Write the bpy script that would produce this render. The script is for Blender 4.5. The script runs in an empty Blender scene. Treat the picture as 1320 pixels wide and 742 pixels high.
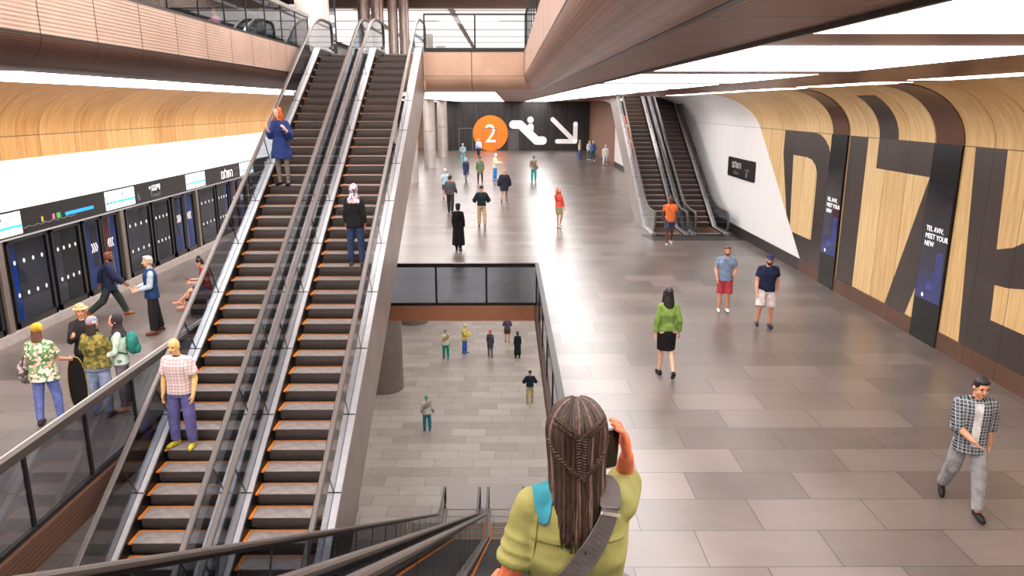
import bpy, bmesh, math, random
from mathutils import Vector, Matrix, Euler
random.seed(7)
PI = math.pi
R = math.radians
scene = bpy.context.scene
col = scene.collection

# ------------------------------------------------------------------ materials
def lin(c):
    def f(u):
        u /= 255.0
        return u / 12.92 if u <= 0.04045 else ((u + 0.055) / 1.055) ** 2.4
    return (f(c[0]), f(c[1]), f(c[2]), 1.0)

class NT:
    """small node-tree helper"""
    def __init__(self, name):
        self.m = bpy.data.materials.new(name)
        self.m.use_nodes = True
        self.t = self.m.node_tree
        self.bsdf = self.t.nodes['Principled BSDF']
        self.out = self.t.nodes['Material Output']
        self._co = None
    def n(self, kind, **kw):
        nd = self.t.nodes.new(kind)
        for k, v in kw.items():
            setattr(nd, k, v)
        return nd
    def link(self, a, b):
        self.t.links.new(a, b)
    def set(self, key, v):
        s = self.bsdf.inputs[key]
        if hasattr(v, 'is_linked'):
            self.link(v, s)
        else:
            s.default_value = v
    def co(self):
        if self._co is None:
            self._co = self.n('ShaderNodeTexCoord').outputs['Object']
        return self._co
    def xyz(self):
        s = self.n('ShaderNodeSeparateXYZ')
        self.link(self.co(), s.inputs[0])
        return s.outputs
    def math(self, op, a, b=0.0, c=None):
        nd = self.n('ShaderNodeMath', operation=op)
        for i, v in enumerate((a, b) if c is None else (a, b, c)):
            if hasattr(v, 'is_linked'):
                self.link(v, nd.inputs[i])
            else:
                nd.inputs[i].default_value = v
        return nd.outputs[0]
    def mapping(self, scale=(1, 1, 1), loc=(0, 0, 0), rot=(0, 0, 0)):
        mp = self.n('ShaderNodeMapping')
        self.link(self.co(), mp.inputs[0])
        mp.inputs['Scale'].default_value = scale
        mp.inputs['Location'].default_value = loc
        mp.inputs['Rotation'].default_value = rot
        return mp.outputs[0]
    def noise(self, vec, scale, detail=3, rough=0.55):
        nd = self.n('ShaderNodeTexNoise')
        self.link(vec, nd.inputs['Vector'])
        nd.inputs['Scale'].default_value = scale
        nd.inputs['Detail'].default_value = detail
        nd.inputs['Roughness'].default_value = rough
        return nd.outputs['Fac']
    def ramp(self, fac, stops):
        nd = self.n('ShaderNodeValToRGB')
        self.link(fac, nd.inputs[0])
        el = nd.color_ramp.elements
        while len(el) < len(stops):
            el.new(0.5)
        for e, (p, c) in zip(el, stops):
            e.position = p
            e.color = lin(c)
        return nd.outputs[0]
    def mix(self, fac, a, b, blend='MIX'):
        nd = self.n('ShaderNodeMix', data_type='RGBA', blend_type=blend)
        if hasattr(fac, 'is_linked'):
            self.link(fac, nd.inputs[0])
        else:
            nd.inputs[0].default_value = fac
        for i, v in ((6, a), (7, b)):
            if hasattr(v, 'is_linked'):
                self.link(v, nd.inputs[i])
            else:
                nd.inputs[i].default_value = v
        return nd.outputs[2]
    def bump(self, h, strength=0.3, dist=0.02):
        nd = self.n('ShaderNodeBump')
        self.link(h, nd.inputs['Height'])
        nd.inputs['Strength'].default_value = strength
        nd.inputs['Distance'].default_value = dist
        self.link(nd.outputs[0], self.bsdf.inputs['Normal'])
    def lines(self, axis_out, pitch, off, width):
        """1 on thin joint lines at off + k*pitch along one axis"""
        a = self.math('SUBTRACT', axis_out, off - pitch / 2)
        a = self.math('DIVIDE', a, pitch)
        a = self.math('FRACT', a)
        a = self.math('SUBTRACT', a, 0.5)
        a = self.math('ABSOLUTE', a)
        return self.math('LESS_THAN', a, width / 2 / pitch)
    def cell(self, axis_out, pitch, off):
        a = self.math('SUBTRACT', axis_out, off)
        a = self.math('DIVIDE', a, pitch)
        return self.math('FLOOR', a)

def pmat(name, c, rough=0.5, metal=0.0, spec=0.5, noise=0.0, nscale=8.0, bump=0.0):
    k = NT(name)
    k.set('Roughness', rough); k.set('Metallic', metal); k.set('Specular IOR Level', spec)
    if noise > 0 or bump > 0:
        f = k.noise(k.co(), nscale)
        if noise > 0:
            d = tuple(max(0, v * (1 - noise)) for v in c); l = tuple(min(255, v * (1 + noise)) for v in c)
            k.set('Base Color', k.ramp(f, [(0.3, d), (0.7, l)]))
        else:
            k.set('Base Color', lin(c))
        if bump > 0:
            k.bump(f, bump, 0.01)
    else:
        k.set('Base Color', lin(c))
    return k.m

def emat(name, c, strength):
    k = NT(name)
    k.set('Base Color', lin(c)); k.set('Emission Color', lin(c)); k.set('Emission Strength', strength)
    k.set('Roughness', 0.6)
    return k.m

def m_floor(name, dark, light, rough0, rough1, bw=1.5, rh=0.732, offx=0.0, offy=0.0, spec=0.5):
    k = NT(name)
    x_, y_, z_ = k.xyz()
    row = k.math('FLOOR', k.math('DIVIDE', k.math('ADD', y_, offy + 0.003), rh))
    xs_ = k.math('ADD', x_, k.math('MULTIPLY', k.math('FRACT', k.math('MULTIPLY', row, 0.43)), bw))
    xs_ = k.math('ADD', xs_, offx + 0.0017)
    colm = k.math('FLOOR', k.math('DIVIDE', xs_, bw))
    cv = k.n('ShaderNodeCombineXYZ'); k.link(k.math('ADD', row, 0.5), cv.inputs[0]); k.link(k.math('ADD', colm, 0.5), cv.inputs[1])
    wn = k.n('ShaderNodeTexWhiteNoise', noise_dimensions='3D'); k.link(cv.outputs[0], wn.inputs['Vector'])
    mort = k.math('MAXIMUM', k.lines(xs_, bw, 0.0, 0.012), k.lines(k.math('ADD', y_, offy + 0.003), rh, 0.0, 0.012))
    brick = k.mix(mort, k.mix(wn.outputs['Value'], lin(dark), lin(light)), lin(tuple(v * 0.45 for v in dark)))
    n1 = k.noise(k.co(), 0.9, 2, 0.5)
    n2 = k.noise(k.mapping(scale=(2, 5, 1)), 1.0, 3, 0.5)
    cl = k.mix(0.28, brick, k.ramp(n1, [(0.2, (100, 96, 94)), (0.8, (210, 204, 200))]), 'SOFT_LIGHT')
    cl = k.mix(0.16, cl, k.ramp(n2, [(0.2, (90, 84, 80)), (0.8, (215, 210, 206))]), 'SOFT_LIGHT')
    k.set('Base Color', cl)
    rg = k.n('ShaderNodeMapRange', interpolation_type='SMOOTHERSTEP')
    k.link(n1, rg.inputs[0])
    rg.inputs['From Min'].default_value = 0.3; rg.inputs['From Max'].default_value = 0.7
    rg.inputs['To Min'].default_value = rough0; rg.inputs['To Max'].default_value = rough1
    k.set('Roughness', rg.outputs[0])
    k.set('Specular IOR Level', spec)
    h = k.math('SUBTRACT', 1.0, mort)
    k.bump(h, 0.035, 0.008)
    return k.m

def m_wood(name, pitch, off, a=(208, 164, 104), b=(240, 210, 158), grain_axis='z'):
    k = NT(name)
    x, y, z = k.xyz()
    sc = (1.0, 5.0, 0.35) if grain_axis == 'z' else (0.35, 5.0, 1.0)
    g1 = k.noise(k.mapping(scale=sc), 2.2, 6, 0.62)
    g2 = k.noise(k.mapping(scale=(2.0, 26.0, 0.7)), 1.5, 3, 0.6)
    cell = k.cell(y, pitch, off)
    wn = k.n('ShaderNodeTexWhiteNoise', noise_dimensions='1D')
    k.link(cell, wn.inputs['W'])
    f = k.math('ADD', k.math('MULTIPLY', g1, 0.62), k.math('MULTIPLY', g2, 0.32))
    f = k.math('ADD', f, k.math('MULTIPLY', k.math('SUBTRACT', wn.outputs[0], 0.5), 0.14))
    c = k.ramp(f, [(0.30, a), (0.62, b)])
    ln = k.lines(y, pitch, off, 0.014)
    k.set('Base Color', k.mix(ln, c, lin((62, 40, 22))))
    k.set('Roughness', 0.42); k.set('Specular IOR Level', 0.35)
    return k.m

def m_bronze(name, c, pitch, off, rib=0.03, ribaxis='z', metal=0.25, rough=0.42, axis='y', linew=0.014, bump=0.35):
    """ribbed bronze-coloured cladding with dark panel joints"""
    k = NT(name)
    o = dict(zip('xyz', k.xyz()))
    f = k.math('FRACT', k.math('DIVIDE', o[ribaxis], rib))
    tri = k.math('ABSOLUTE', k.math('SUBTRACT', f, 0.5))
    n1 = k.noise(k.co(), 0.8, 3)
    base = k.ramp(n1, [(0.3, tuple(v * 0.93 for v in c)), (0.7, tuple(min(255, v * 1.06) for v in c))])
    base = k.mix(k.math('MULTIPLY', k.math('LESS_THAN', tri, 0.12), 0.35), base, lin(tuple(v * 0.55 for v in c)))
    if pitch:
        base = k.mix(k.lines(o[axis], pitch, off, linew), base, lin((24, 16, 12)))
    k.set('Base Color', base)
    k.set('Metallic', metal); k.set('Roughness', rough)
    k.bump(tri, bump, 0.008)
    return k.m

def m_glass(name, tint, refl=0.9, rough=0.02, ior=1.5):
    k = NT(name)
    t = k.t
    t.nodes.remove(k.bsdf)
    tr = k.n('ShaderNodeBsdfTransparent'); tr.inputs[0].default_value = lin(tint)
    gl = k.n('ShaderNodeBsdfGlossy'); gl.inputs['Color'].default_value = (refl, refl, refl, 1); gl.inputs['Roughness'].default_value = rough
    fr = k.n('ShaderNodeFresnel'); fr.inputs['IOR'].default_value = ior
    mx = k.n('ShaderNodeMixShader')
    geo = k.n('ShaderNodeNewGeometry')
    fac = k.math('MULTIPLY', fr.outputs[0], k.math('SUBTRACT', 1.0, geo.outputs['Backfacing']))
    k.link(fac, mx.inputs[0]); k.link(tr.outputs[0], mx.inputs[1]); k.link(gl.outputs[0], mx.inputs[2])
    k.link(mx.outputs[0], k.out.inputs['Surface'])
    return k.m

_cl = {}
def cloth(c, rough=0.85):
    key = (c, rough)
    if key not in _cl:
        k = NT('cloth_%d_%d_%d' % c)
        n = k.noise(k.co(), 9.0, 3)
        k.set('Base Color', k.ramp(n, [(0.3, tuple(v * 0.82 for v in c)), (0.7, tuple(min(255, v * 1.1) for v in c))]))
        k.set('Roughness', rough); k.set('Specular IOR Level', 0.25)
        k.bump(k.noise(k.mapping(scale=(6, 6, 14)), 1.0, 3), 0.35, 0.02)
        _cl[key] = k.m
    return _cl[key]

_sk = {}
def skin(c):
    if c not in _sk:
        k = NT('skin_%d_%d_%d' % c)
        n = k.noise(k.co(), 12.0, 3)
        k.set('Base Color', k.ramp(n, [(0.3, tuple(v * 0.93 for v in c)), (0.7, tuple(min(255, v * 1.04) for v in c))]))
        k.set('Roughness', 0.5); k.set('Specular IOR Level', 0.4)
        k.set('Subsurface Weight', 0.08); k.set('Subsurface Radius', (0.02, 0.008, 0.004))
        _sk[c] = k.m
    return _sk[c]

def m_hair(name, a, b, scale=(26, 26, 2.0)):
    k = NT(name)
    n = k.noise(k.mapping(scale=scale), 2.0, 3, 0.6)
    k.set('Base Color', k.ramp(n, [(0.36, a), (0.62, b)]))
    k.set('Roughness', 0.45); k.set('Specular IOR Level', 0.5)
    k.bump(n, 0.5, 0.01)
    return k.m

def m_plaid(name, base, la, lb, s=0.06):
    k = NT(name)
    x, y, z = k.xyz()
    h = k.lines(z, s, 0, s * 0.22); h2 = k.lines(z, s * 2, s * 0.6, s * 0.5)
    v = k.lines(x, s, 0, s * 0.22); v2 = k.lines(x, s * 2, s * 0.6, s * 0.5)
    c = k.mix(k.math('MULTIPLY', k.math('ADD', h2, v2), 0.4), lin(base), lin(lb))
    c = k.mix(k.math('MULTIPLY', k.math('MAXIMUM', h, v), 0.7), c, lin(la))
    k.set('Base Color', c); k.set('Roughness', 0.85)
    return k.m

def m_blotch(name, cols, scale=14.0):
    k = NT(name)
    vo = k.n('ShaderNodeTexVoronoi'); k.link(k.co(), vo.inputs['Vector']); vo.inputs['Scale'].default_value = scale
    sp = k.n('ShaderNodeSeparateColor'); k.link(vo.outputs['Color'], sp.inputs[0])
    nd = k.n('ShaderNodeValToRGB'); nd.color_ramp.interpolation = 'CONSTANT'
    k.link(sp.outputs[0], nd.inputs[0])
    el = nd.color_ramp.elements
    while len(el) < len(cols): el.new(0.5)
    for i, c in enumerate(cols):
        el[i].position = i / len(cols); el[i].color = lin(c)
    k.set('Base Color', nd.outputs[0]); k.set('Roughness', 0.85)
    return k.m

# ------------------------------------------------------------------ mesh helper
class MB:
    def __init__(self):
        self.v = []; self.f = []; self.mi = []
    def add(self, vs, fs, mi=0):
        b = len(self.v)
        self.v += [tuple(p) for p in vs]
        for f in fs:
            self.f.append(tuple(b + i for i in f)); self.mi.append(mi)
        return self
    def box(self, x0, x1, y0, y1, z0, z1, mi=0):
        vs = [(x, y, z) for x in (x0, x1) for y in (y0, y1) for z in (z0, z1)]
        return self.add(vs, [(0, 1, 3, 2), (4, 6, 7, 5), (0, 4, 5, 1), (2, 3, 7, 6), (0, 2, 6, 4), (1, 5, 7, 3)], mi)
    def prism(self, poly, axis, a, b, mi=0):
        """poly in the two other axes (order kept x,y,z), extruded along axis from a to b"""
        n = len(poly)
        def P(p, t):
            return {'x': (t, p[0], p[1]), 'y': (p[0], t, p[1]), 'z': (p[0], p[1], t)}[axis]
        vs = [P(p, a) for p in poly] + [P(p, b) for p in poly]
        fs = [tuple(range(n))[::-1], tuple(range(n, 2 * n))] + [(i, (i + 1) % n, n + (i + 1) % n, n + i) for i in range(n)]
        return self.add(vs, fs, mi)
    def strip(self, prof, axis, a, b, mi=0, segs=1):
        """open profile swept along axis (no thickness)"""
        n = len(prof)
        vs = []
        for s in range(segs + 1):
            t = a + (b - a) * s / segs
            for p in prof:
                vs.append({'x': (t, p[0], p[1]), 'y': (p[0], t, p[1]), 'z': (p[0], p[1], t)}[axis])
        fs = []
        for s in range(segs):
            for i in range(n - 1):
                fs.append((s * n + i, s * n + i + 1, (s + 1) * n + i + 1, (s + 1) * n + i))
        return self.add(vs, fs, mi)
    def sweep(self, path, prof, mi=0, up=(0, 0, 1), closed=False, caps=True):
        """closed 2-D profile (a: sideways, b: up) along a 3-D path"""
        path = [Vector(p) for p in path]; n = len(path); m = len(prof)
        vs = []
        for i, p in enumerate(path):
            if closed:
                t = path[(i + 1) % n] - path[i - 1]
            else:
                t = path[min(i + 1, n - 1)] - path[max(i - 1, 0)]
            t.normalize()
            side = t.cross(Vector(up))
            if side.length < 1e-4: side = t.cross(Vector((0, 1, 0)))
            side.normalize(); u = side.cross(t)
            for a, b in prof:
                vs.append(p + side * a + u * b)
        fs = []
        for i in range(n if closed else n - 1):
            j = (i + 1) % n
            for q in range(m):
                r = (q + 1) % m
                fs.append((i * m + q, i * m + r, j * m + r, j * m + q))
        if caps and not closed:
            fs.append(tuple(range(m))[::-1]); fs.append(tuple((n - 1) * m + q for q in range(m)))
        return self.add(vs, fs, mi)
    def tube(self, path, r, seg=8, mi=0, **kw):
        prof = [(r * math.cos(2 * PI * i / seg), r * math.sin(2 * PI * i / seg)) for i in range(seg)]
        return self.sweep(path, prof, mi, **kw)
    def rings(self, rs, mi=0, cap=True):
        """list of rings (lists of points, same length)"""
        m = len(rs[0]); vs = [p for r_ in rs for p in r_]; fs = []
        for i in range(len(rs) - 1):
            for q in range(m):
                r = (q + 1) % m
                fs.append((i * m + q, i * m + r, (i + 1) * m + r, (i + 1) * m + q))
        if cap:
            fs.append(tuple(range(m))[::-1]); fs.append(tuple((len(rs) - 1) * m + q for q in range(m)))
        return self.add(vs, fs, mi)
    def cyl(self, x, y, z0, z1, r, seg=32, mi=0, r1=None):
        r1 = r if r1 is None else r1
        c = [(math.cos(2 * PI * i / seg), math.sin(2 * PI * i / seg)) for i in range(seg)]
        return self.rings([[(x + r * a, y + r * b, z0) for a, b in c], [(x + r1 * a, y + r1 * b, z1) for a, b in c]], mi)
    def build(self, name, mats, parent=None, smooth=False, fix=True):
        me = bpy.data.meshes.new(name)
        me.from_pydata(self.v, [], self.f)
        for m in (mats if isinstance(mats, (list, tuple)) else [mats]):
            me.materials.append(m)
        me.polygons.foreach_set('material_index', self.mi)
        if fix:
            bm = bmesh.new(); bm.from_mesh(me)
            bmesh.ops.recalc_face_normals(bm, faces=bm.faces)
            bm.to_mesh(me); bm.free()
        if smooth:
            me.polygons.foreach_set('use_smooth', [True] * len(me.polygons))
            if smooth != 'all':
                me.set_sharp_from_angle(angle=R(40))
        me.update()
        o = bpy.data.objects.new(name, me); col.objects.link(o)
        if parent is not None: o.parent = parent
        return o

def tag(o, label=None, cat=None, group=None, kind=None):
    if label: o['label'] = label
    if cat: o['category'] = cat
    if group: o['group'] = group
    if kind: o['kind'] = kind
    return o

def empty(name, loc=(0, 0, 0), rz=0.0, label=None, cat=None, group=None):
    o = bpy.data.objects.new(name, None); o.empty_display_size = 0.2
    col.objects.link(o); o.location = loc; o.rotation_euler = (0, 0, rz)
    return tag(o, label, cat, group)

def struct(mb, name, mats, smooth=False, label=None):
    o = mb.build(name, mats, None, smooth)
    o['kind'] = 'structure'
    if label: o['label'] = label; 
    return o

def text_mesh(body, size, mat, name, parent, mtx, ext=0.0, align='LEFT', sx=1.0):
    cu = bpy.data.curves.new('tmp', 'FONT'); cu.body = body; cu.size = size; cu.align_x = align; cu.extrude = ext
    cu.resolution_u = 3
    o = bpy.data.objects.new('tmp', cu); col.objects.link(o)
    dg = bpy.context.evaluated_depsgraph_get()
    me = bpy.data.meshes.new_from_object(o.evaluated_get(dg))
    bpy.data.objects.remove(o); bpy.data.curves.remove(cu)
    me.transform(Matrix.Diagonal((sx, 1, 1, 1)))
    me.transform(mtx)
    me.materials.clear(); me.materials.append(mat)
    me.name = name
    r = bpy.data.objects.new(name, me); col.objects.link(r)
    if parent is not None: r.parent = parent
    return r

def arc(cx, cy, r0, r1, a0, a1, n):
    return [(cx + r0 * math.cos(R(a0 + (a1 - a0) * i / n)), cy + r1 * math.sin(R(a0 + (a1 - a0) * i / n))) for i in range(n + 1)]

def round_path(pts, rad, n=6):
    """round the corners of a 2-D polyline"""
    out = [pts[0]]
    for i in range(1, len(pts) - 1):
        p0, p1, p2 = Vector(pts[i - 1]), Vector(pts[i]), Vector(pts[i + 1])
        d0 = (p0 - p1); d2 = (p2 - p1)
        r = rad[i] if isinstance(rad, (list, tuple)) else rad
        r = min(r, d0.length * 0.49, d2.length * 0.49)
        a = p1 + d0.normalized() * r; b = p1 + d2.normalized() * r
        for k in range(n + 1):
            t = k / n
            q = a * (1 - t) ** 2 + p1 * 2 * t * (1 - t) + b * t * t
            out.append((q.x, q.y))
    out.append(pts[-1])
    return out

ORD = ['first', 'second', 'third', 'fourth', 'fifth', 'sixth', 'seventh', 'eighth', 'ninth', 'tenth', 'eleventh', 'twelfth', 'thirteenth',
       'fourteenth', 'fifteenth', 'sixteenth', 'seventeenth', 'eighteenth', 'nineteenth', 'twentieth']

# shared materials
M = {}
M['floor'] = m_floor('concourse_tile', (94, 84, 80), (122, 111, 106), 0.285, 0.32, offx=0.3, offy=0.04, spec=0.85)
M['floor_low'] = m_floor('lower_tile', (150, 141, 136), (172, 163, 158), 0.35, 0.5, bw=1.6, rh=0.75, spec=0.35)
M['floor_up'] = m_floor('upper_tile', (170, 160, 152), (190, 180, 172), 0.3, 0.45)
M['wood'] = m_wood('oak_panel', 1.0, 15.98)
M['wood_plat'] = m_wood('oak_panel_platform', 1.43, 17.46, (188, 132, 68), (228, 180, 114))
M['white_wall'] = None
k = NT('white_panel'); o_ = k.xyz()
k.set('Base Color', k.mix(k.lines(o_[1], 1.0, 15.98, 0.012), lin((250, 249, 248)), lin((214, 211, 209)))); k.set('Roughness', 0.35)
M['white_wall'] = k.m
k = NT('white_band_panel'); o_ = k.xyz()
k.set('Base Color', k.mix(k.lines(o_[1], 1.75, 16.2, 0.012), lin((250, 249, 248)), lin((225, 222, 222)))); k.set('Roughness', 0.4)
k.set('Emission Color', (1, 0.99, 0.98, 1)); k.set('Emission Strength', 0.75)
M['white_band'] = k.m
M['bronze'] = m_bronze('bronze_cladding', (198, 166, 148), 1.3, 0.35)
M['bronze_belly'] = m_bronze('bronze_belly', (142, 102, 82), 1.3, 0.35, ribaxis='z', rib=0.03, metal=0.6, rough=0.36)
M['bronze_left'] = m_bronze('bronze_cladding_left', (196, 166, 148), 1.28, 0.42, rib=0.05, linew=0.022, bump=0.6)
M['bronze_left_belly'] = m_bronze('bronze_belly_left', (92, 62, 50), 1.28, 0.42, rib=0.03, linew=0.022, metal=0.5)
M['bronze_beam'] = m_bronze('bronze_beam', (204, 168, 144), 0, 0, rib=0.03, metal=0.15)
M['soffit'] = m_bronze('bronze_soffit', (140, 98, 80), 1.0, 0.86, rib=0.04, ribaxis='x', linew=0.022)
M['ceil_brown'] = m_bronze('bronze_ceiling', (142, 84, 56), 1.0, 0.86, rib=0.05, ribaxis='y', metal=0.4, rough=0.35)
M['slat'] = m_bronze('bronze_slats', (160, 106, 76), 0, 0, rib=0.06, ribaxis='z', metal=0.1, rough=0.5, bump=0.9)
M['plinth'] = m_bronze('bronze_plinth', (104, 72, 56), 1.0, 15.98, rib=60.0, metal=0.3, rough=0.4, bump=0.02)
M['letter'] = m_bronze('dark_bronze_inlay', (82, 72, 68), 1.0, 15.98, rib=60.0, metal=0.6, rough=0.3, bump=0.01, linew=0.012)
M['strip_brown'] = m_bronze('brown_metal_strip', (112, 74, 56), 0, 0, rib=60.0, metal=0.6, rough=0.3, bump=0.02)
M['black'] = pmat('black_satin', (22, 20, 20), 0.35)
M['black_gloss'] = pmat('black_glass', (14, 13, 14), 0.22, spec=0.3)
M['dark'] = pmat('dark_grey_metal', (44, 42, 42), 0.4, 0.3, noise=0.1)
M['dark_plinth'] = pmat('dark_plinth', (58, 52, 50), 0.4, 0.2, noise=0.1)
M['taupe'] = pmat('taupe_metal', (128, 114, 106), 0.4, 0.35, noise=0.05)
M['handrail'] = pmat('handrail_rubber', (88, 79, 75), 0.36, 0.0)
M['rail_dark'] = pmat('dark_rail_metal', (74, 66, 62), 0.4, 0.2, noise=0.05)
M['steel'] = pmat('brushed_steel', (205, 202, 202), 0.3, 0.75, noise=0.04)
M['deck'] = pmat('bright_deck_metal', (184, 182, 184), 0.3, 0.35, noise=0.03)
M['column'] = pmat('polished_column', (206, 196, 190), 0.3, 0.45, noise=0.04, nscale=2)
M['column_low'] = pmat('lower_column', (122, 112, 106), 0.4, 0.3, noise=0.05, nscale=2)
M['truss'] = pmat('truss_cladding', (150, 138, 131), 0.4, 0.3, noise=0.05, nscale=1.5)
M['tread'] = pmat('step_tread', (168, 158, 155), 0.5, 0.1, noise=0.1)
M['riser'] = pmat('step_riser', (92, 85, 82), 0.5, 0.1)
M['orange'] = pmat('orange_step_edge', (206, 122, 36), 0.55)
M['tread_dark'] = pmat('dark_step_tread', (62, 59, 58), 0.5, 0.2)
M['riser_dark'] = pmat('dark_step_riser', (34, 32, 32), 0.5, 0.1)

M['skirt'] = pmat('escalator_skirt', (26, 25, 26), 0.4, 0.2)
M['comb'] = pmat('comb_plate', (150, 143, 138), 0.45, 0.2, noise=0.05)
M['glass'] = m_glass('clear_glass', (246, 248, 249))
M['glass_esc'] = m_glass('balustrade_glass', (204, 209, 214), ior=1.6)
M['glass_dark'] = m_glass('smoked_glass', (190, 194, 199), ior=1.75)
M['light'] = emat('luminous_ceiling', (255, 251, 249), 6.6)
M['light_up'] = emat('luminous_upper', (255, 253, 251), 1.15)
M['fill_low'] = emat('added_lower_fill', (255, 250, 245), 1.65)  # glow of the unseen panels added under the concourse
M['light_far'] = emat('luminous_far', (255, 251, 249), 3.2)
M['fill_void'] = emat('added_void_fill', (255, 250, 246), 11.0)  # glow of the unseen panels added above the void
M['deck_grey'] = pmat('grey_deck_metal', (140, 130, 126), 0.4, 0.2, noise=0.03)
M['glass_door'] = m_glass('platform_door_glass', (226, 230, 236), refl=0.8, ior=1.32)
M['sign_wall'] = None
k = NT('black_ribbed_wall'); o_ = k.xyz()
w_ = k.noise(k.mapping(scale=(6, 1, 0.25)), 1.6, 3)
c_ = k.ramp(w_, [(0.35, (30, 27, 26)), (0.7, (62, 57, 55))])
k.set('Base Color', k.mix(k.lines(o_[0], 2.1, 0.35, 0.05), c_, lin((12, 11, 11)))); k.set('Roughness', 0.5)
M['sign_wall'] = k.m
M['sign_white'] = emat('sign_white', (238, 232, 230), 0.35)
M['sign_orange'] = emat('sign_orange', (246, 112, 22), 0.55)
M['white_paint'] = pmat('white_print', (244, 243, 242), 0.5)
M['text_glow'] = emat('display_white', (250, 250, 250), 0.9)
M['screen_white'] = emat('screen_white', (244, 248, 252), 0.85)
M['screen_cyan'] = emat('screen_cyan', (50, 205, 228), 0.85)
M['screen_blue'] = emat('screen_blue', (30, 140, 225), 0.8)
M['grey_print'] = pmat('grey_print', (120, 116, 114), 0.6)
k = NT('poster_screen'); o_ = k.xyz()
cr = k.ramp(k.math('DIVIDE', k.math('SUBTRACT', o_[2], 0.9), 1.6), [(0.0, (44, 52, 128)), (0.45, (40, 38, 62)), (1.0, (28, 26, 30))])
k.set('Base Color', lin((14, 13, 18))); k.set('Roughness', 0.1)
k.set('Emission Color', cr); k.set('Emission Strength', 0.75)
M['poster'] = k.m
M['poster_line'] = emat('poster_line_blue', (70, 84, 170), 0.6)
M['train'] = pmat('train_body', (116, 112, 114), 0.35, 0.4, noise=0.06)
M['train_blue'] = pmat('train_blue_door', (40, 94, 190), 0.35)
M['train_red'] = pmat('train_red_post', (190, 40, 34), 0.35)
M['train_win'] = pmat('train_window', (70, 70, 78), 0.2, spec=0.4)
M['slat_shaded'] = m_bronze('bronze_slats_shaded', (96, 66, 50), 0, 0, rib=0.06, ribaxis='z', metal=0.2, rough=0.5, bump=0.9)  # same slats, shade of the unlit side edges put into the colour
M['ceil_upper'] = m_bronze('upper_brown_ceiling', (186, 122, 90), 1.5, 0.4, rib=0.3, ribaxis='y', metal=0.1, rough=0.5, axis='x', linew=0.03)
M['seat_grey'] = pmat('grey_seat', (70, 78, 96), 0.6)
# ------------------------------------------------------------------ the setting
ZC = 5.425          # concourse ceiling
ZU = 6.5            # upper floor
ZL = -9.4           # lower floor
XR = 9.08           # wooden wall
XP = -10.8          # platform screen doors
YB, YF = -12.0, 86.0
OX0, OX1, OY1 = -5.72, 0.73, 18.5      # opening in the concourse floor

b = MB()
for x0, x1, y0, y1 in ((-10.75, OX0, YB, YF), (OX1, XR + 0.2, YB, YF), (OX0, OX1, OY1, YF), (XR + 0.2, 14, 64, 92), (-14, XR + 0.2, YF, 92), (-14, -10.75, 42, YF)):
    b.box(x0, x1, y0, y1, -0.3, 0)
struct(b, 'floor', M['floor'])
b = MB(); b.box(-16, 12, YB, 78, ZL - 0.3, ZL); struct(b, 'floor_lower', M['floor_low'])
# ribbed brown edge of the opening
b = MB()
b.box(OX0 - 0.02, OX1 + 0.02, OY1 - 0.05, OY1 + 0.06, -0.42, -0.02)
struct(b, 'trim_1', M['slat'])
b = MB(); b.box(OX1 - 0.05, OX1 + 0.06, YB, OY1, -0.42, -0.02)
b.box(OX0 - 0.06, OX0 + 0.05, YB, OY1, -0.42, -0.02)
struct(b, 'trim_2', M['slat_shaded'])
# underside of the concourse above the lower hall
b = MB()
for x0, x1, y0, y1 in ((-16, OX0 - 1.2, YB, 78), (OX1 + 1.2, 12, YB, 78), (OX0 - 1.2, OX1 + 1.2, OY1 + 1.2, 78)):
    b.box(x0, x1, y0, y1, -0.75, -0.45)
struct(b, 'ceiling_lower', M['dark'])
b = MB(); b.box(-16.3, -16, YB, 78, ZL, -0.45); struct(b, 'wall_lower_left', M['taupe'])
b = MB(); b.box(12, 12.3, YB, 78, ZL, -0.45); struct(b, 'wall_lower_right', M['taupe'])
b = MB(); b.box(-16, 12, 78, 78.3, ZL, -0.45); struct(b, 'wall_lower_far', M['taupe'])
b = MB(); b.box(-16, 14, YB - 0.4, YB - 0.1, ZL, 10.5); struct(b, 'wall_back', M['taupe'])

# upper floor slab and ceilings
EX0, EX1, EY0, EY1 = 5.45, 8.98, 36.5, 44.0        # escalator opening on the wooden wall's side
slab = []
for x0, x1, y0, y1 in ((-16, -6.05, YB, 22.3), (-16, -5.62, 22.3, 95), (-5.62, -2.4, 25.2, 95), (-2.4, 0.93, 22.7, 95),
                       (0.93, EX0, YB, 95), (EX1, 14, YB, 95), (EX0, EX1, YB, EY0), (EX0, EX1, EY1, 95)):
    slab.append((x0, x1, y0, y1))
b = MB()
for x0, x1, y0, y1 in slab:
    b.box(x0, x1, y0, y1, ZC + 0.006, ZU - 0.06)
struct(b, 'ceiling', M['ceil_brown'])
b = MB()
for x0, x1, y0, y1 in slab:
    b.box(x0, x1, y0, y1, ZU - 0.05, ZU)
b.box(-6.05, -5.66, YB, 22.3, ZU - .05, ZU); b.box(0.53, 0.93, -2.0, 22.3, ZU - .05, ZU); b.box(-2.4, 0.93, 22.34, 22.7, ZU - .05, ZU)
struct(b, 'floor_upper', M['floor_up'])

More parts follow.
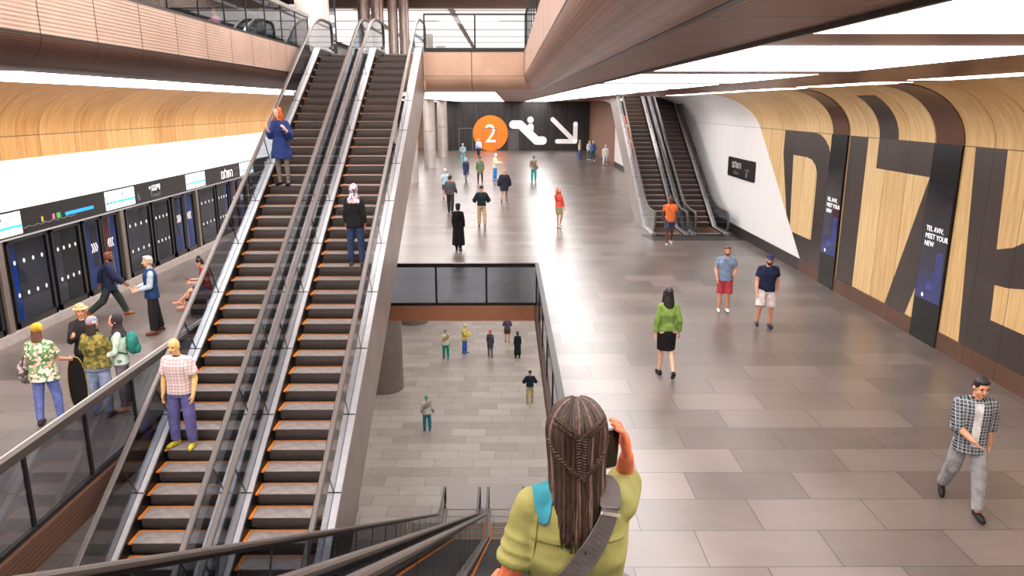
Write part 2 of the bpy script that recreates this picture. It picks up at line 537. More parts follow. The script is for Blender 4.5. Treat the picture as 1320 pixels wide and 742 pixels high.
# the bronze bulkheads round the void: upright face, round belly, flat soffit
def belly(x, sx, name_face, mats, y0, y1):
    ZJ = 5.83
    f = MB(); f.prism([(x, ZJ), (x, ZU), (x + 0.04 * sx, ZU), (x + 0.04 * sx, ZJ)], 'y', y0, y1)
    struct(f, 'wall_void_' + name_face, mats[0])
    pr = [(x + 0.45 * sx - 0.45 * sx * math.cos(R(a)), ZJ - 0.01 - (ZJ - 0.01 - ZC) * math.sin(R(a))) for a in range(0, 91, 6)]
    g = MB(); g.prism(pr + [(x + 0.45 * sx, ZJ - 0.01)], 'y', y0, y1)
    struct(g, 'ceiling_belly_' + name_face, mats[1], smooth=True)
    j = MB(); j.box(*sorted((x - 0.001 * sx, x + 0.03 * sx)), y0, y1, ZJ - 0.02, ZJ + 0.008)
    j.box(*sorted((x + 0.452 * sx, x + 0.50 * sx)), y0, y1, ZC - 0.004, ZC + 0.02)
    struct(j, 'trim_void_' + name_face, M['black'])
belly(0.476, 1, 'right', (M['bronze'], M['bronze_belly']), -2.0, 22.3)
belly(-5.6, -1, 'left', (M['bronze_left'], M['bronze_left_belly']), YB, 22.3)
b = MB(); b.box(0.98, 1.70, YB, 86, ZC, ZC + 0.03); b.box(-0.35, 0.98, 22.75, 86, ZC, ZC + 0.03)
struct(b, 'ceiling_soffit', M['soffit'])
b = MB(); b.box(1.7, 1.73, YB, 86, ZC - 0.03, ZC + 0.03); b.box(-0.38, -0.35, 22.75, 86, ZC - 0.02, ZC + 0.03)
struct(b, 'trim_soffit', M['black'])
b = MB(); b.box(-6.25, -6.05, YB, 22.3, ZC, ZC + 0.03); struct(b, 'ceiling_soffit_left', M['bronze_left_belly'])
# bronze cross beam at the end of the void
ZJ = 5.83
b = MB(); b.prism([(22.3, ZJ), (22.3, ZU), (22.34, ZU), (22.34, ZJ)], 'x', -2.4, 0.476)
b.box(-2.44, -2.4, 22.3, 25.2, ZC, ZU)
struct(b, 'wall_void_far', M['bronze_beam'])
pr = [(22.75 - 0.45 * math.cos(R(a)), ZJ - 0.01 - (ZJ - 0.01 - ZC) * math.sin(R(a))) for a in range(0, 91, 6)]
b = MB(); b.prism(pr + [(22.75, ZJ - 0.01)], 'x', -2.4, 0.93); struct(b, 'ceiling_belly_far', M['bronze_beam'], smooth=True)
b = MB(); b.box(-2.4, 0.476, 22.31, 22.33, ZJ - 0.014, ZJ + 0.004); b.box(-1.06, -1.04, 22.292, 22.31, ZJ, ZU)
b.box(0.462, 0.478, 22.29, 22.31, ZJ, ZU); b.box(-2.4, 0.476, 22.28, 22.36, ZU, ZU + 0.05)
b.prism([(y - 0.004, z - 0.004) for y, z in pr] + [(22.75, ZJ - 0.02)], 'x', -1.06, -1.04)
struct(b, 'trim_void_far', M['black'])

# ---- luminous ceiling panels
def lum(name, x0, x1, y0, y1, z, label, group, mat, th=0.004, seams=0, seam_mat=None):
    t = MB(); t.box(x0, x1, y0, y1, z, z + th)
    o = t.build('ceiling_light', mat)
    tag(o, label, 'ceiling light', group)
    if label is None: o['kind'] = 'structure'; o.name = name
    if seams:
        s = MB()
        for q in range(1, seams + 1):
            xx = x0 + (x1 - x0) * q / (seams + 1); s.box(xx - 0.006, xx + 0.006, y0, y1, z - 0.002, z + 0.001)
        for q in range(1, 4):
            yy = y0 + (y1 - y0) * q / 4; s.box(x0, x1, yy - 0.004, yy + 0.004, z - 0.002, z + 0.001)
        s.build('panel_seam', seam_mat or M['seam'], o)
    return o
M['seam'] = emat('panel_seam_grey', (150, 146, 146), 0.8)
n1 = n2 = n3 = n4 = 0
for q in range(-1, 16):
    y0 = 5.80 + 5.1 * q; y1 = y0 + 4.05
    lum('ceiling_light', 1.74, 4.4, y0, min(y1, 85.8), ZC, '%s broad bright ceiling light beside the bronze soffit, counted from the camera' % ORD[n1], 'bright ceiling lights along the bronze soffit', M['light'], seams=2); n1 += 1
    if y0 < 34:
        lum('ceiling_light', 6.95, 7.62, y0 - 1.6, y1 - 1.6, ZC, '%s narrow bright ceiling strip along the wooden wall, counted from the camera' % ORD[n2], 'narrow ceiling lights along the wooden wall', M['light']); n2 += 1
    if q > 0:
        lum('ceiling_light', -9.15, -6.3 if y0 < 22 else -7.2, y0 - 0.9, min(y1 + 0.08, 85.8), ZC, '%s broad bright ceiling light above the platform, counted from the camera' % ORD[n3], 'bright ceiling lights above the platform', M['light'], seams=1); n3 += 1
    if q >= 4:
        lum('ceiling_light', -5.4, -0.42, y0 if q != 4 else 25.6, min(y1, 85.8), ZC, '%s broad bright ceiling light beyond the bronze beam, counted towards the black wall' % ORD[n4], 'bright ceiling lights beyond the bronze beam', M['light_far'], seams=2); n4 += 1
lum('ceiling_platform_light', -9.15, -6.3, YB, 9.0, ZC, None, None, M['light'])
lum('ceiling_hall_light', 1.74, 4.4, YB, -0.3, ZC, None, None, M['light'])
# unseen glowing panels added to light the lower hall floor
for x0, x1, y0 in ((-15, -8, YB), (2.2, 11, YB), (-5.2, 0.2, 20)):
    lum('ceiling_lower_fill', x0, x1, y0, 76, -0.79, None, None, M['fill_low'])

# ---- upper level shell
b = MB(); b.box(-16, 14, YB, 41, 10.5, 10.8); struct(b, 'ceiling_upper', M['ceil_upper'])
b = MB(); b.box(-16, 14, 41, 95, 10.62, 10.9); b.box(-16, 14, 40.6, 41.2, 9.9, 10.6); struct(b, 'ceiling_upper_far', M['taupe'])
b = MB(); b.box(-16, 14, 95, 95.3, 5, 10.9); struct(b, 'wall_upper_far', pmat('upper_far_wall', (180, 176, 174), 0.6))
b = MB(); b.box(-16.3, -16, YB, 95, ZU, 10.8); struct(b, 'wall_upper_left', pmat('upper_side_wall', (96, 92, 92), 0.3))
b = MB(); b.box(14, 14.3, YB, 95, 0, 10.8); struct(b, 'wall_upper_right', pmat('upper_side_wall_2', (150, 130, 118), 0.5))
for q in range(9):
    for x0, x1, nm in ((-15.2, -9.2, 'on the platform side'), (-8.6, -3.6, 'over the twin columns'), (-3.2, 2.2, 'straight above the bronze beam'), (2.6, 8.0, 'on the wooden wall side')):
        lum('ceiling_light', x0, x1, 42 + 5.8 * q, 46.9 + 5.8 * q, 10.55, '%s white upper level ceiling light, counted from the bronze beam, %s' % (ORD[q], nm), 'upper level ceiling lights', M['light_up'], seams=2)
for q in range(5):  # unseen panels added above the view to light the void
    for x0, x1 in ((-14, -10.6), (-8.6, -6.4), (-4.6, -0.6), (1.8, 6.4)):
        lum('ceiling_upper_fill', x0, x1, -9 + 8 * q, -5.0 + 8 * q, 10.46, None, None, M['fill_void'])

lum('ceiling_upper_fill', 4.6, 9.4, 33.5, 40.4, 10.46, None, None, M['fill_void'])  # one more unseen panel, added to brighten the escalators by the white wall

# ---- wooden wall with the big letters
JZ = 4.22
def wprof(n=14):
    pr = [(XR, 0.37), (XR, 1.6), (XR, 2.9), (XR, JZ)]
    for i in range(1, n + 1):
        a = R(90 * i / n)
        pr.append((XR - 1.48 * (1 - math.cos(a)), JZ + (ZC - JZ) * math.sin(a)))
    return pr
WP = wprof()
WS = [0.0]
for p, q in zip(WP, WP[1:]): WS.append(WS[-1] + math.hypot(q[0] - p[0], q[1] - p[1]))
def bound(s): return 22.57 + 1.2 * s          # slanted edge between wood and white
def wall_pt(y, s, off=0.0):
    """point on the wall at arc length s above the plinth, off metres in front of it"""
    for i in range(len(WS) - 1):
        if s <= WS[i + 1] or i == len(WS) - 2:
            t = (s - WS[i]) / (WS[i + 1] - WS[i])
            p = Vector(WP[i]).lerp(Vector(WP[i + 1]), t); d = (Vector(WP[i + 1]) - Vector(WP[i])).normalized()
            nrm = Vector((-d.y, d.x))
            return (p.x + nrm.x * off, y, p.y + nrm.y * off)
b = MB()
def wgrid(mb, ya, yb, n):
    rows = []
    for s in WS:
        A, B_ = ya(s), yb(s)
        rows.append([wall_pt(A + (B_ - A) * i / n, s) for i in range(n + 1)])
    vs = [p for r_ in rows for p in r_]; m = n + 1
    mb.add(vs, [(i * m + j, i * m + j + 1, (i + 1) * m + j + 1, (i + 1) * m + j) for i in range(len(rows) - 1) for j in range(n)])
wgrid(b, lambda s: YB, bound, 30)
struct(b, 'wall_right', M['wood'], smooth=True)
b = MB(); wgrid(b, bound, lambda s: 64.0, 30); b.box(XR, XR + 0.2, 64, 64.1, 0.3, ZC)
struct(b, 'wall_right_white', M['white_wall'], smooth=True)
b = MB(); b.box(XR, XR + 0.2, YB, 64, 0, 0.36); b.box(XR + 0.12, XR + 0.22, YB, 64, 0.3, ZC + 0.05)
struct(b, 'wall_right_core', M['dark_plinth'])
b = MB(); b.box(XR - 0.03, XR + 0.05, YB, 22.57, 0, 0.37); struct(b, 'baseboard_right', M['plinth'])
b = MB(); b.box(XR - 0.03, XR + 0.05, 22.57, 64, 0, 0.37); struct(b, 'baseboard_right_far', M['dark_plinth'])
b = MB(); b.box(XR - 0.004, XR + 0.02, YB, 27.2, JZ - 0.008, JZ + 0.008); b.box(XR - 0.003, XR + 0.02, 27.2, 64, JZ - 0.004, JZ + 0.004)
struct(b, 'trim_wood_joint', pmat('joint_brown', (70, 50, 36), 0.5))

def inlay(name, poly, label, group=None, mat=None, th=0.006):
    """flat letter shape set into the upright part of the wooden wall; poly in (Y, Z)"""
    t = MB(); t.prism(poly, 'x', XR - th, XR + 0.01)
    o = t.build(name, mat or M['letter'])
    return tag(o, label, 'wall lettering', group)
# ring letter
t = MB()   # built from pieces so that the hole stays open
t.prism([(24.72, JZ), (22.3, JZ), (21.9, 4.18), (21.55, 4.06), (21.25, 3.87), (21.06, 3.58), (21.06, 3.3), (21.9, 3.1), (22.05, 3.28), (22.35, 3.43), (22.75, 3.48), (24.72, 3.48)], 'x', XR - 0.006, XR + 0.01)
t.prism([(21.9, 3.1), (21.06, 3.3), (21.06, 0.37), (21.88, 0.37), (21.88, 2.8)], 'x', XR - 0.006, XR + 0.01)
t.prism([(24.72, 3.48), (23.86, 3.48), (23.62, 1.25), (23.75, 1.36), (24.0, 1.56)], 'x', XR - 0.006, XR + 0.01)
t.prism([(21.88, 0.37), (22.55, 0.37), (23.4, 1.08), (21.88, 1.08)], 'x', XR - 0.006, XR + 0.01)
tag(t.build('wall_letter', M['letter']), 'dark ring-shaped letter in the wooden wall next to the slanted white panel', 'wall lettering', 'dark letters on the wooden wall')
inlay('wall_letter', [(19.95, JZ), (18.98, JZ), (18.98, 0.37), (19.95, 0.37)], 'straight dark upright bar letter in the wooden wall, close beside the farther poster screen', 'dark letters on the wooden wall')
# lamed: bar on the curve, arm and slanting leg
t = MB()
def curve_patch(mb, y0, y1, s0, s1, off, n=16):
    vs = []
    for i in range(n + 1):
        s = s0 + (s1 - s0) * i / n
        vs += [wall_pt(y0, s, off), wall_pt(y1, s, off), wall_pt(y0, s, -0.02), wall_pt(y1, s, -0.02)]
    fs = []
    for i in range(n):
        a, c = i * 4, i * 4 + 4
        fs += [(a, a + 1, c + 1, c), (a + 2, c + 2, c + 3, a + 3), (a, c, c + 2, a + 2), (a + 1, a + 3, c + 3, c + 1)]
    fs += [(0, 2, 3, 1), (n * 4, n * 4 + 1, n * 4 + 3, n * 4 + 2)]
    mb.add(vs, fs)
sJ = JZ - 0.37
curve_patch(t, 17.5, 18.4, sJ, sJ + 1.28, 0.006)
t.prism([(18.4, JZ), (15.95, JZ), (15.95, 3.5), (18.4, 3.5)], 'x', XR - 0.006, XR + 0.01)
t.prism([(15.95, 3.5), (16.0, 3.5), (17.22, 0.37), (16.3, 0.37), (15.95, 1.2)], 'x', XR - 0.006, XR + 0.01)
tag(t.build('wall_letter', M['letter']), 'dark letter with a top bar on the curve and a slanting leg', 'wall lettering', 'dark letters on the wooden wall')
t = MB()
for poly in ([(14.56, JZ), (13.62, JZ), (13.5, 2.4), (13.4, 1.75), (13.36, 1.08), (13.36, 0.37), (14.2, 0.37)],
             [(13.5, 2.4), (13.05, 2.52), (12.75, 2.68), (12.5, 3.0), (12.4, 3.4), (12.4, JZ), (11.5, JZ), (11.5, 2.9), (11.75, 2.3), (12.1, 2.0), (12.5, 1.88), (13.0, 1.78), (13.4, 1.75)],
             [(13.36, 1.08), (10.2, 1.08), (9.6, 1.3), (9.2, 1.8), (9.2, JZ), (8.3, JZ), (8.3, 0.9), (8.7, 0.5), (9.3, 0.37), (13.36, 0.37)]):
    t.prism(poly, 'x', XR - 0.006, XR + 0.01)
tag(t.build('wall_letter', M['letter']), 'large dark branching letter nearest the camera end of the wooden wall', 'wall lettering', 'dark letters on the wooden wall')
# a dark inlay in the plinth gap under the ring letter
# poster screens, each under a brown strip on the curve
for q, (y0, which) in enumerate(((14.92, 'nearer'), (20.03, 'farther'), (9.8, 'nearest'))):
    y1 = y0 + 1.0
    o = empty('poster_screen', (XR, (y0 + y1) / 2, 0), 0, '%s tall black poster screen in the wooden wall, reading TEL AVIV, MEET YOUR NEW' % which, 'screen', 'poster screens in the wooden wall')
    def L(mb): # local
        mb.v = [(a - XR, c - (y0 + y1) / 2, d) for a, c, d in mb.v]; return mb
    t = MB(); t.box(XR - 0.05, XR + 0.02, y0, y1, 0, JZ); L(t).build('screen_housing', M['black_gloss'], o)
    t = MB(); t.box(XR - 0.056, XR - 0.05, y0 + 0.03, y1 - 0.03, 0.92, 3.35); L(t).build('display', M['poster'], o)
    t = MB()
    for w in range(5):
        pts = [(y0 + 0.12 + 0.05 * w, 2.0), (y0 + 0.12 + 0.05 * w, 1.45 + .02 * w), (y0 + 0.3 + 0.03 * w, 1.2 + .03 * w), (y0 + 0.6, 1.15 + 0.03 * w)]
        t.tube([(XR - 0.057, a, c) for a, c in pts], 0.005, 4)
    L(t).build('route_drawing', M['poster_line'], o)
    mt = Matrix(((0, 0, -1, XR - 0.058), (-1, 0, 0, 0), (0, 1, 0, 0), (0, 0, 0, 1)))
    for r_, line in enumerate(('TEL AVIV,', 'MEET YOUR', 'NEW')):
        m2 = Matrix.Translation((-XR, -(y0 + y1) / 2, 0)) @ Matrix.Translation((0, y1 - 0.14, 2.40 - 0.16 * r_)) @ mt
        text_mesh(line, 0.155, M['text_glow'], 'screen_text', o, m2, 0.001)
    t = MB(); t.prism([(y1 - 0.36, 1.02), (y1 - 0.30, 1.06), (y1 - 0.27, 1.0), (y1 - 0.33, .96)], 'x', XR - 0.06, XR - 0.055); L(t).build('small_emblem', M['text_glow'], o)
    t = MB(); curve_patch(t, y0, y1, sJ + 0.01, WS[-1], 0.02, 18)
    tag(t.build('metal_strip', M['strip_brown'], None, True), 'brown metal strip over the curved wood above the %s poster screen' % which, 'wall trim', 'brown strips on the curve')
# black name sign on the white wall
o = empty('station_name_sign', (XR, 29.0, 2.6), 0, 'small black rounded station name sign on the white wall by the escalators', 'sign')
pl = round_path([(29.0, 2.23), (27.36, 2.23), (27.36, 2.99), (30.7, 2.99), (30.7, 2.23), (29.0, 2.23)], 0.1)[:-1]
t = MB(); t.prism(pl, 'x', XR - 0.05, XR - 0.002); t.v = [(a - XR, c - 29.0, d - 2.6) for a, c, d in t.v]; t.build('sign_board', M['black'], o)
mt = Matrix(((0, 0, -1, -0.052), (-1, 0, 0, 0), (0, 1, 0, 0), (0, 0, 0, 1)))
text_mesh('השלום'[::-1], 0.36, M['white_paint'], 'sign_text', o, Matrix.Translation((0, 1.15, 0.0)) @ mt, 0.001, sx=1.2)
text_mesh('HaShalom', 0.17, M['grey_print'], 'sign_text', o, Matrix.Translation((0, 0.9, -0.24)) @ mt, 0.001)
t = MB(); t.prism([(-0.6, 0.03), (-0.95, 0.03), (-0.95, 0.09), (-1.03, 0.0), (-0.95, -0.09), (-0.95, -0.03), (-0.6, -0.03)], 'x', -0.056, -0.05)
t.box(-0.056, -0.05, -0.85, -0.65, -0.26, -0.08); t.build('sign_arrow', M['grey_print'], o)

# ---- far black wall with the line number, escalator symbol and arrow
YS = YF
b = MB(); b.box(-6.8, 9.72, YS, YS + 0.3, 0, ZC + 0.03); struct(b, 'wall_far', M['sign_wall'])
b = MB(); b.box(9.72, 14, 90, 90.3, 0, ZC + 0.03); b.box(-14, -6.8, 90, 90.3, 0, ZC + .03); struct(b, 'wall_far_recess', pmat('recess_wall', (190, 150, 122), 0.5))
b = MB(); b.box(9.72, 10.78, YS - 0.2, YS + 0.6, 0, 2.5); tag(b.build('dark_kiosk', M['black']), 'black cabinet at the end of the far black wall', 'cabinet')
b = MB(); b.box(9.25, 9.3, 64, 90, 0, ZC); struct(b, 'wall_recess_side', pmat('recess_side', (150, 110, 88), 0.5)); 
for n_, (x0, x1, h_) in enumerate(((-5.56, -4.04, 2.49), (-2.86, -1.35, 2.49), (0.08, 1.12, 2.21))):
    t = MB()
    t.box(x0 - 0.05, x0 + 0.03, YS - 0.05, YS + 0.01, 0, h_); t.box(x1 - 0.03, x1 + 0.05, YS - 0.05, YS + 0.01, 0, h_); t.box(x0, x1, YS - 0.05, YS + 0.01, h_ - 0.04, h_ + 0.04)
    o = struct(t, 'door_%d' % (n_ + 1), pmat('door_frame_grey', (120, 114, 112), 0.4, 0.4))
    if n_ == 2:
        t = MB(); t.box(x0 + 0.1, x1 - 0.1, YS - 0.02, YS + 0.01, 0, h_ - 0.12); t.build('door_leaf', pmat('door_leaf_grey', (92, 86, 84), 0.5), o)
o = empty('line_number_badge', (-2.0, YS, 1.95), 0, 'large orange disc with a white 2 on the far black wall', 'sign')
t = MB(); t.rings([[(1.97 * math.cos(2 * PI * i / 64), yy, 1.97 * math.sin(2 * PI * i / 64)) for i in range(64)] for yy in (-0.02, 0.0)]); t.build('disc', M['sign_orange'], o)
mtf = Matrix(((1, 0, 0, 0), (0, 0, -1, 0), (0, 1, 0, 0), (0, 0, 0, 1)))
text_mesh('2', 2.9, M['sign_white'], 'digit', o, Matrix.Translation((0.03, -0.03, -1.02)) @ mtf, 0.004, 'CENTER')
def thick(mb, pts, w, y0, y1, cap=True):
    for p, q in zip(pts, pts[1:]):
        p, q = Vector(p), Vector(q); d = (q - p).normalized(); nrm = Vector((-d.y, d.x)) * w / 2
        mb.prism([tuple(p + nrm), tuple(q + nrm), tuple(q - nrm), tuple(p - nrm)], 'y', y0, y1)
    for p in pts:
        mb.prism([(p[0] + w / 2 * math.cos(2 * PI * i / 20), p[1] + w / 2 * math.sin(2 * PI * i / 20)) for i in range(20)], 'y', y0, y1)
t = MB(); thick(t, [(0.6, 2.9), (1.37, 2.9), (3.25, 1.12), (3.95, 1.12)], 0.93, YS - 0.02, YS)
t.prism([(2.54 + 0.36 * math.cos(2 * PI * i / 24), 3.42 + 0.36 * math.sin(2 * PI * i / 24)) for i in range(24)], 'y', YS - 0.02, YS)
t.prism([(2.3, 2.95), (2.75, 3.0), (2.9, 2.8), (2.9, 2.2), (2.2, 2.72)], 'y', YS - 0.02, YS)
tag(t.build('escalator_symbol', M['sign_white']), 'white escalator pictogram on the far black wall', 'sign')
t = MB(); thick(t, [(5.06, 3.47), (7.55, 1.06)], 0.5, YS - 0.02, YS); thick(t, [(5.6, 1.03), (7.65, 1.03), (7.65, 3.0)], 0.5, YS - 0.021, YS)
tag(t.build('direction_arrow', M['sign_white']), 'white arrow pointing down and sideways on the far black wall', 'sign')

# ---- columns
for q, y in enumerate((50.0, 62.1, 74.3)):
    o = empty('steel_column', (-6.45, y, 0), 0, 'round brushed metal column of the concourse, %s of the row before the far black wall' % ('nearest', 'middle', 'farthest')[q], 'column', 'concourse columns')
    t = MB(); t.cyl(0, 0, 0, 2.95, 0.47); t.cyl(0, 0, 2.98, ZC, 0.47); t.build('shaft', M['column'], o, True)
    t = MB(); t.cyl(0, 0, 2.94, 2.99, 0.44); t.build('joint_ring', M['dark'], o, True)
for q, y in enumerate((24.4, 36.6, 48.9, 61.2)):
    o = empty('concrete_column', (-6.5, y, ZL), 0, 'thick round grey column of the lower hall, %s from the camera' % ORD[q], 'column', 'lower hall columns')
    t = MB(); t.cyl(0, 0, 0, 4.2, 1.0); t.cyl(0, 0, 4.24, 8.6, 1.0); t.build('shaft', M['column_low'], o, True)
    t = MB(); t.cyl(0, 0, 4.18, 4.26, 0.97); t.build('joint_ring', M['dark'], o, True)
for q, (y, xs_, r_) in enumerate(((26.3, (-6.55,), 0.56), (37.9, (-6.95, -6.3), 0.30), (38.3, (-5.62, -5.08), 0.245), (62, (-6.4,), 0.45), (74, (-6.4,), 0.45))):
    o = empty('steel_column', (0, y, ZU), 0, ('bright metal column of the upper level just behind the escalator tops', 'slim twin metal column of the upper level behind the escalators',
              'twin metal column with dark collar on the upper level', 'upper level metal column behind the glass above the bronze beam', 'farthest upper level metal column behind the glass above the bronze beam')[q], 'column', 'upper level columns')
    for x in xs_:
        t = MB(); t.cyl(x, 0, 0, 4.0, r_); t.build('shaft', M['column'], o, True)
    if q == 2:
        t = MB(); t.box(-6.0, -4.75, -0.4, 0.4, 3.72, 4.0); t.build('collar', M['dark'], o)
# ------------------------------------------------------------------ escalators
SL = 0.577; RISE = 0.192; RUN = RISE / SL
def step_mesh(tr, ri):
    t = MB(); hw = 0.54; nr = 48
    # ribbed tread and riser
    xs = []
    for i in range(nr + 1):
        x = -hw + 0.05 + (2 * hw - 0.10) * i / nr
        xs += [(x, 0.0), (x + 0.0105, 0.0), (x + 0.0106, -0.010), (x + 0.0195, -0.010)]
    vs = []; fs = []
    for x, d in xs: vs += [(x, 0.012, d), (x, RUN - 0.02, d)]
    for i in range(len(xs) - 1): fs.append((2 * i, 2 * i + 2, 2 * i + 3, 2 * i + 1))
    t.add(vs, fs, 0)
    vs = []; fs = []
    for x, d in xs: vs += [(x, 0.012 - d * 0.8, -0.004), (x, 0.03 - d * 0.8, -0.10), (x, 0.075 - d * 0.8, -RISE - 0.01)]
    for i in range(len(xs) - 1):
        for j in (0, 1): fs.append((3 * i + j, 3 * i + 3 + j, 3 * i + 4 + j, 3 * i + 1 + j))
    t.add(vs, fs, 1)
    t.box(-hw, hw, 0.09, RUN + 0.05, -RISE, -0.012, 1)
    # orange demarcation at the back and both sides
    t.box(-hw, hw, RUN - 0.022, RUN + 0.002, -0.012, 0.003, 2)
    t.box(-hw, -hw + 0.045, 0.0, RUN - 0.03, -0.02, 0.003, 2); t.box(hw - 0.045, hw, 0.0, RUN - 0.03, -0.02, 0.003, 2)
    me = t.build('step', [M[tr], M[ri], M['orange']], None, False, False)
    me_ = me.data; bpy.data.objects.remove(me)
    return me_
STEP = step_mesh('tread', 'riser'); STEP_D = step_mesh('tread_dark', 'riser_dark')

def escalator(label, group, loc, rz, rise, k0, fb=1.6, ft=1.6, depth=1.25, ground=True, glass='glass_esc', k1=None, phase=0.0, deck='deck'):
    U = rise / SL
    n = round(rise / RISE)
    o = empty('escalator', loc, rz, label, 'escalator', group)
    k1 = n if k1 is None else k1
    for k in range(k0, k1 + 1):
        s = bpy.data.objects.new('step', STEP if deck == 'deck' else STEP_D); col.objects.link(s); s.parent = o; s.location = (0, (k + phase) * RISE / SL, (k + phase) * RISE)
    for q in range(1, 5):           # flat steps at the landings
        if k0 <= 1:
            s = bpy.data.objects.new('step', STEP if deck == 'deck' else STEP_D); col.objects.link(s); s.parent = o; s.location = (0, -RUN * (q - 1), 0.0)
    def line(off): return [(-fb - 0.12, off), (0, off), (U, rise + off), (U + ft + 0.12, rise + off)]
    hr = [(-fb + 0.05, 0.2), (-fb - 0.28, 0.2), (-fb - 0.28, 0.93), (0, 0.93), (U, rise + 0.93), (U + ft + 0.28, rise + 0.93), (U + ft + 0.28, rise + 0.2), (U + ft - 0.05, rise + 0.2)]
    path = round_path(hr, [0, 0.34, 0.34, 1.1, 1.1, 0.34, 0.34, 0], 7)
    gl_h = [(-fb + 0.1, 0.12), (-fb - 0.22, 0.22), (-fb - 0.22, 0.88), (0, 0.88), (U, rise + 0.88), (U + ft + 0.22, rise + 0.88), (U + ft + 0.22, rise + 0.22), (U + ft - 0.1, rise + 0.12)]
    gp = round_path(gl_h, [0, 0.3, 0.3, 1.1, 1.1, 0.3, 0.3, 0], 6) + [(U, rise + 0.09), (0, 0.09)]
    for sx in (-1, 1):
        t = MB()
        pr = [(-0.042, 0.0), (-0.042, 0.022), (-0.028, 0.038), (0.028, 0.038), (0.042, 0.022), (0.042, 0.0), (0.03, -0.012), (-0.03, -0.012)]
        pts = [Vector((a, c)) for a, c in path]; rs = []
        for i, p in enumerate(pts):
            d = (pts[min(i + 1, len(pts) - 1)] - pts[max(i - 1, 0)]).normalized(); nn = Vector((-d.y, d.x))
            rs.append([(sx * 0.635 + a, p.x + nn.x * b_, p.y + nn.y * b_) for a, b_ in pr])
        t.rings(rs); t.build('handrail', M['handrail'], o, True)
        t = MB(); rs = []
        for i, p in enumerate(pts):
            d = (pts[min(i + 1, len(pts) - 1)] - pts[max(i - 1, 0)]).normalized(); nn = Vector((-d.y, d.x))
            rs.append([(sx * 0.64 + a, p.x + nn.x * b_, p.y + nn.y * b_) for a, b_ in ((-0.02, -0.012), (0.02, -0.012), (0.02, -0.045), (-0.02, -0.045))])
        t.rings(rs); t.build('handrail_track', M['black'], o)
        # glass joints and deck joints, square to the incline
        t = MB(); t.prism(gp, 'x', sx * 0.64 - 0.006, sx * 0.64 + 0.006); dq = Vector((1, SL)).normalized(); nq = Vector((-dq.y, dq.x))
        u = 0.6
        while u < U - 0.3:
            a = Vector((u, SL * u + 0.10)); c = a + nq * 0.68; w = dq * 0.011
            t.prism([tuple(a - w), tuple(a + w), tuple(c + w), tuple(c - w)], 'x', sx * 0.64 - 0.008, sx * 0.64 + 0.008, 1)
            a2 = Vector((u, SL * u + 0.103)); t.prism([tuple(a2 - w), tuple(a2 + w), tuple(a2 + w - nq * 0.02), tuple(a2 - w - nq * 0.02)], 'x', *sorted((sx * 0.556, sx * 0.744)), 1)
            u += 1.22
        t.build('glass_balustrade', [M[glass], M['black']], o)
        t = MB(); a, c = line(0.10), line(0.02)
        for x0, x1 in ((0.555, 0.632), (0.648, 0.745)):
            t.prism(a + c[::-1], 'x', *sorted((sx * x0, sx * x1)))
        t.build('deck', M[deck], o)
        t = MB(); t.prism(line(0.085) + line(0.0)[::-1], 'x', *sorted((sx * 0.63, sx * 0.65))); t.build('glass_channel', M['black'], o)
        t = MB(); t.prism(line(0.06) + line(-0.5)[::-1] if not ground else [(-fb - 0.1, 0.06), (0, 0.06), (U, rise + 0.06), (U + ft, rise + 0.06), (U + ft, rise - 0.3), (U, rise - 0.3), (0.6, 0.0), (-fb - 0.1, 0.0)], 'x', *sorted((sx * 0.548, sx * 0.56)))
        t.build('skirt', M['skirt'], o)
        lo = depth
        poly = [(-fb - 0.1, 0.0), (-fb - 0.1, 0.06), (0, 0.06), (U, rise + 0.06), (U + ft + 0.1, rise + 0.06), (U + ft + 0.1, rise - 0.4), (U + 0.3, rise - lo), (lo / SL, 0.0)]
        t = MB(); t.prism(poly, 'x', *sorted((sx * 0.715, sx * 0.748))); t.build('truss_panel', M['truss'], o)
    t = MB(); t.prism([(lo / SL, 0.0), (U + 0.3, rise - lo), (U + 0.3, rise - lo + 0.04), (lo / SL - 0.06, 0.0)], 'x', -0.715, 0.715); t.build('truss_underside', M['truss'], o)
    for u0, u1, zz in ((-fb - 0.12, -fb + 0.35, 0.0), (U + ft - 0.35, U + ft + 0.12, rise)):
        t = MB(); t.box(-0.54, 0.54, u0, u1, zz - 0.05, zz + 0.012); 
        for i in range(30):
            x = -0.52 + 1.04 * i / 29
            if zz == 0.0: t.box(x - 0.006, x + 0.006, u1, u1 + 0.08, zz - 0.03, zz + 0.008)
            else: t.box(x - 0.006, x + 0.006, u0 - 0.08, u0, zz - 0.03, zz + 0.008)
        t.build('comb_plate', M['comb'], o)
    return o

# long pair through the opening, lower hall to upper level (nosing line Z = 0.71 + SL (Y - 12.12))
YB_MAIN = 12.12 - (0.71 - ZL) / SL
RM = ZU - ZL
kmin = int((3.6 - YB_MAIN) * SL / RISE)
escalator('long escalator beside the platform, carrying the man in plaid and the red-haired woman', 'long escalators from the lower hall', (-4.79, YB_MAIN, ZL), 0, RM, kmin, k1=82)
escalator('long escalator on the open hall side, carrying the woman in a patterned headscarf', 'long escalators from the lower hall', (-3.20, YB_MAIN, ZL), 0, RM, kmin, k1=82)
# pair against the white wall, concourse to upper level
for x, lb in ((6.40, 'escalator by the white wall with the orange-shirted man before it'), (8.00, 'escalator right against the white wall near the black name sign')):
    escalator(lb, 'escalators by the white wall', (x, 30.7, 0.0), 0, ZU, 1)
b = MB(); b.prism([(5.55, 27.9), (8.95, 27.9), (9.04, 28.0), (9.04, 29.2), (5.3, 29.2), (5.3, 28.9)], 'z', 0.0, 0.012)
struct(b, 'floor_landing_plate', M['dark_plinth'])
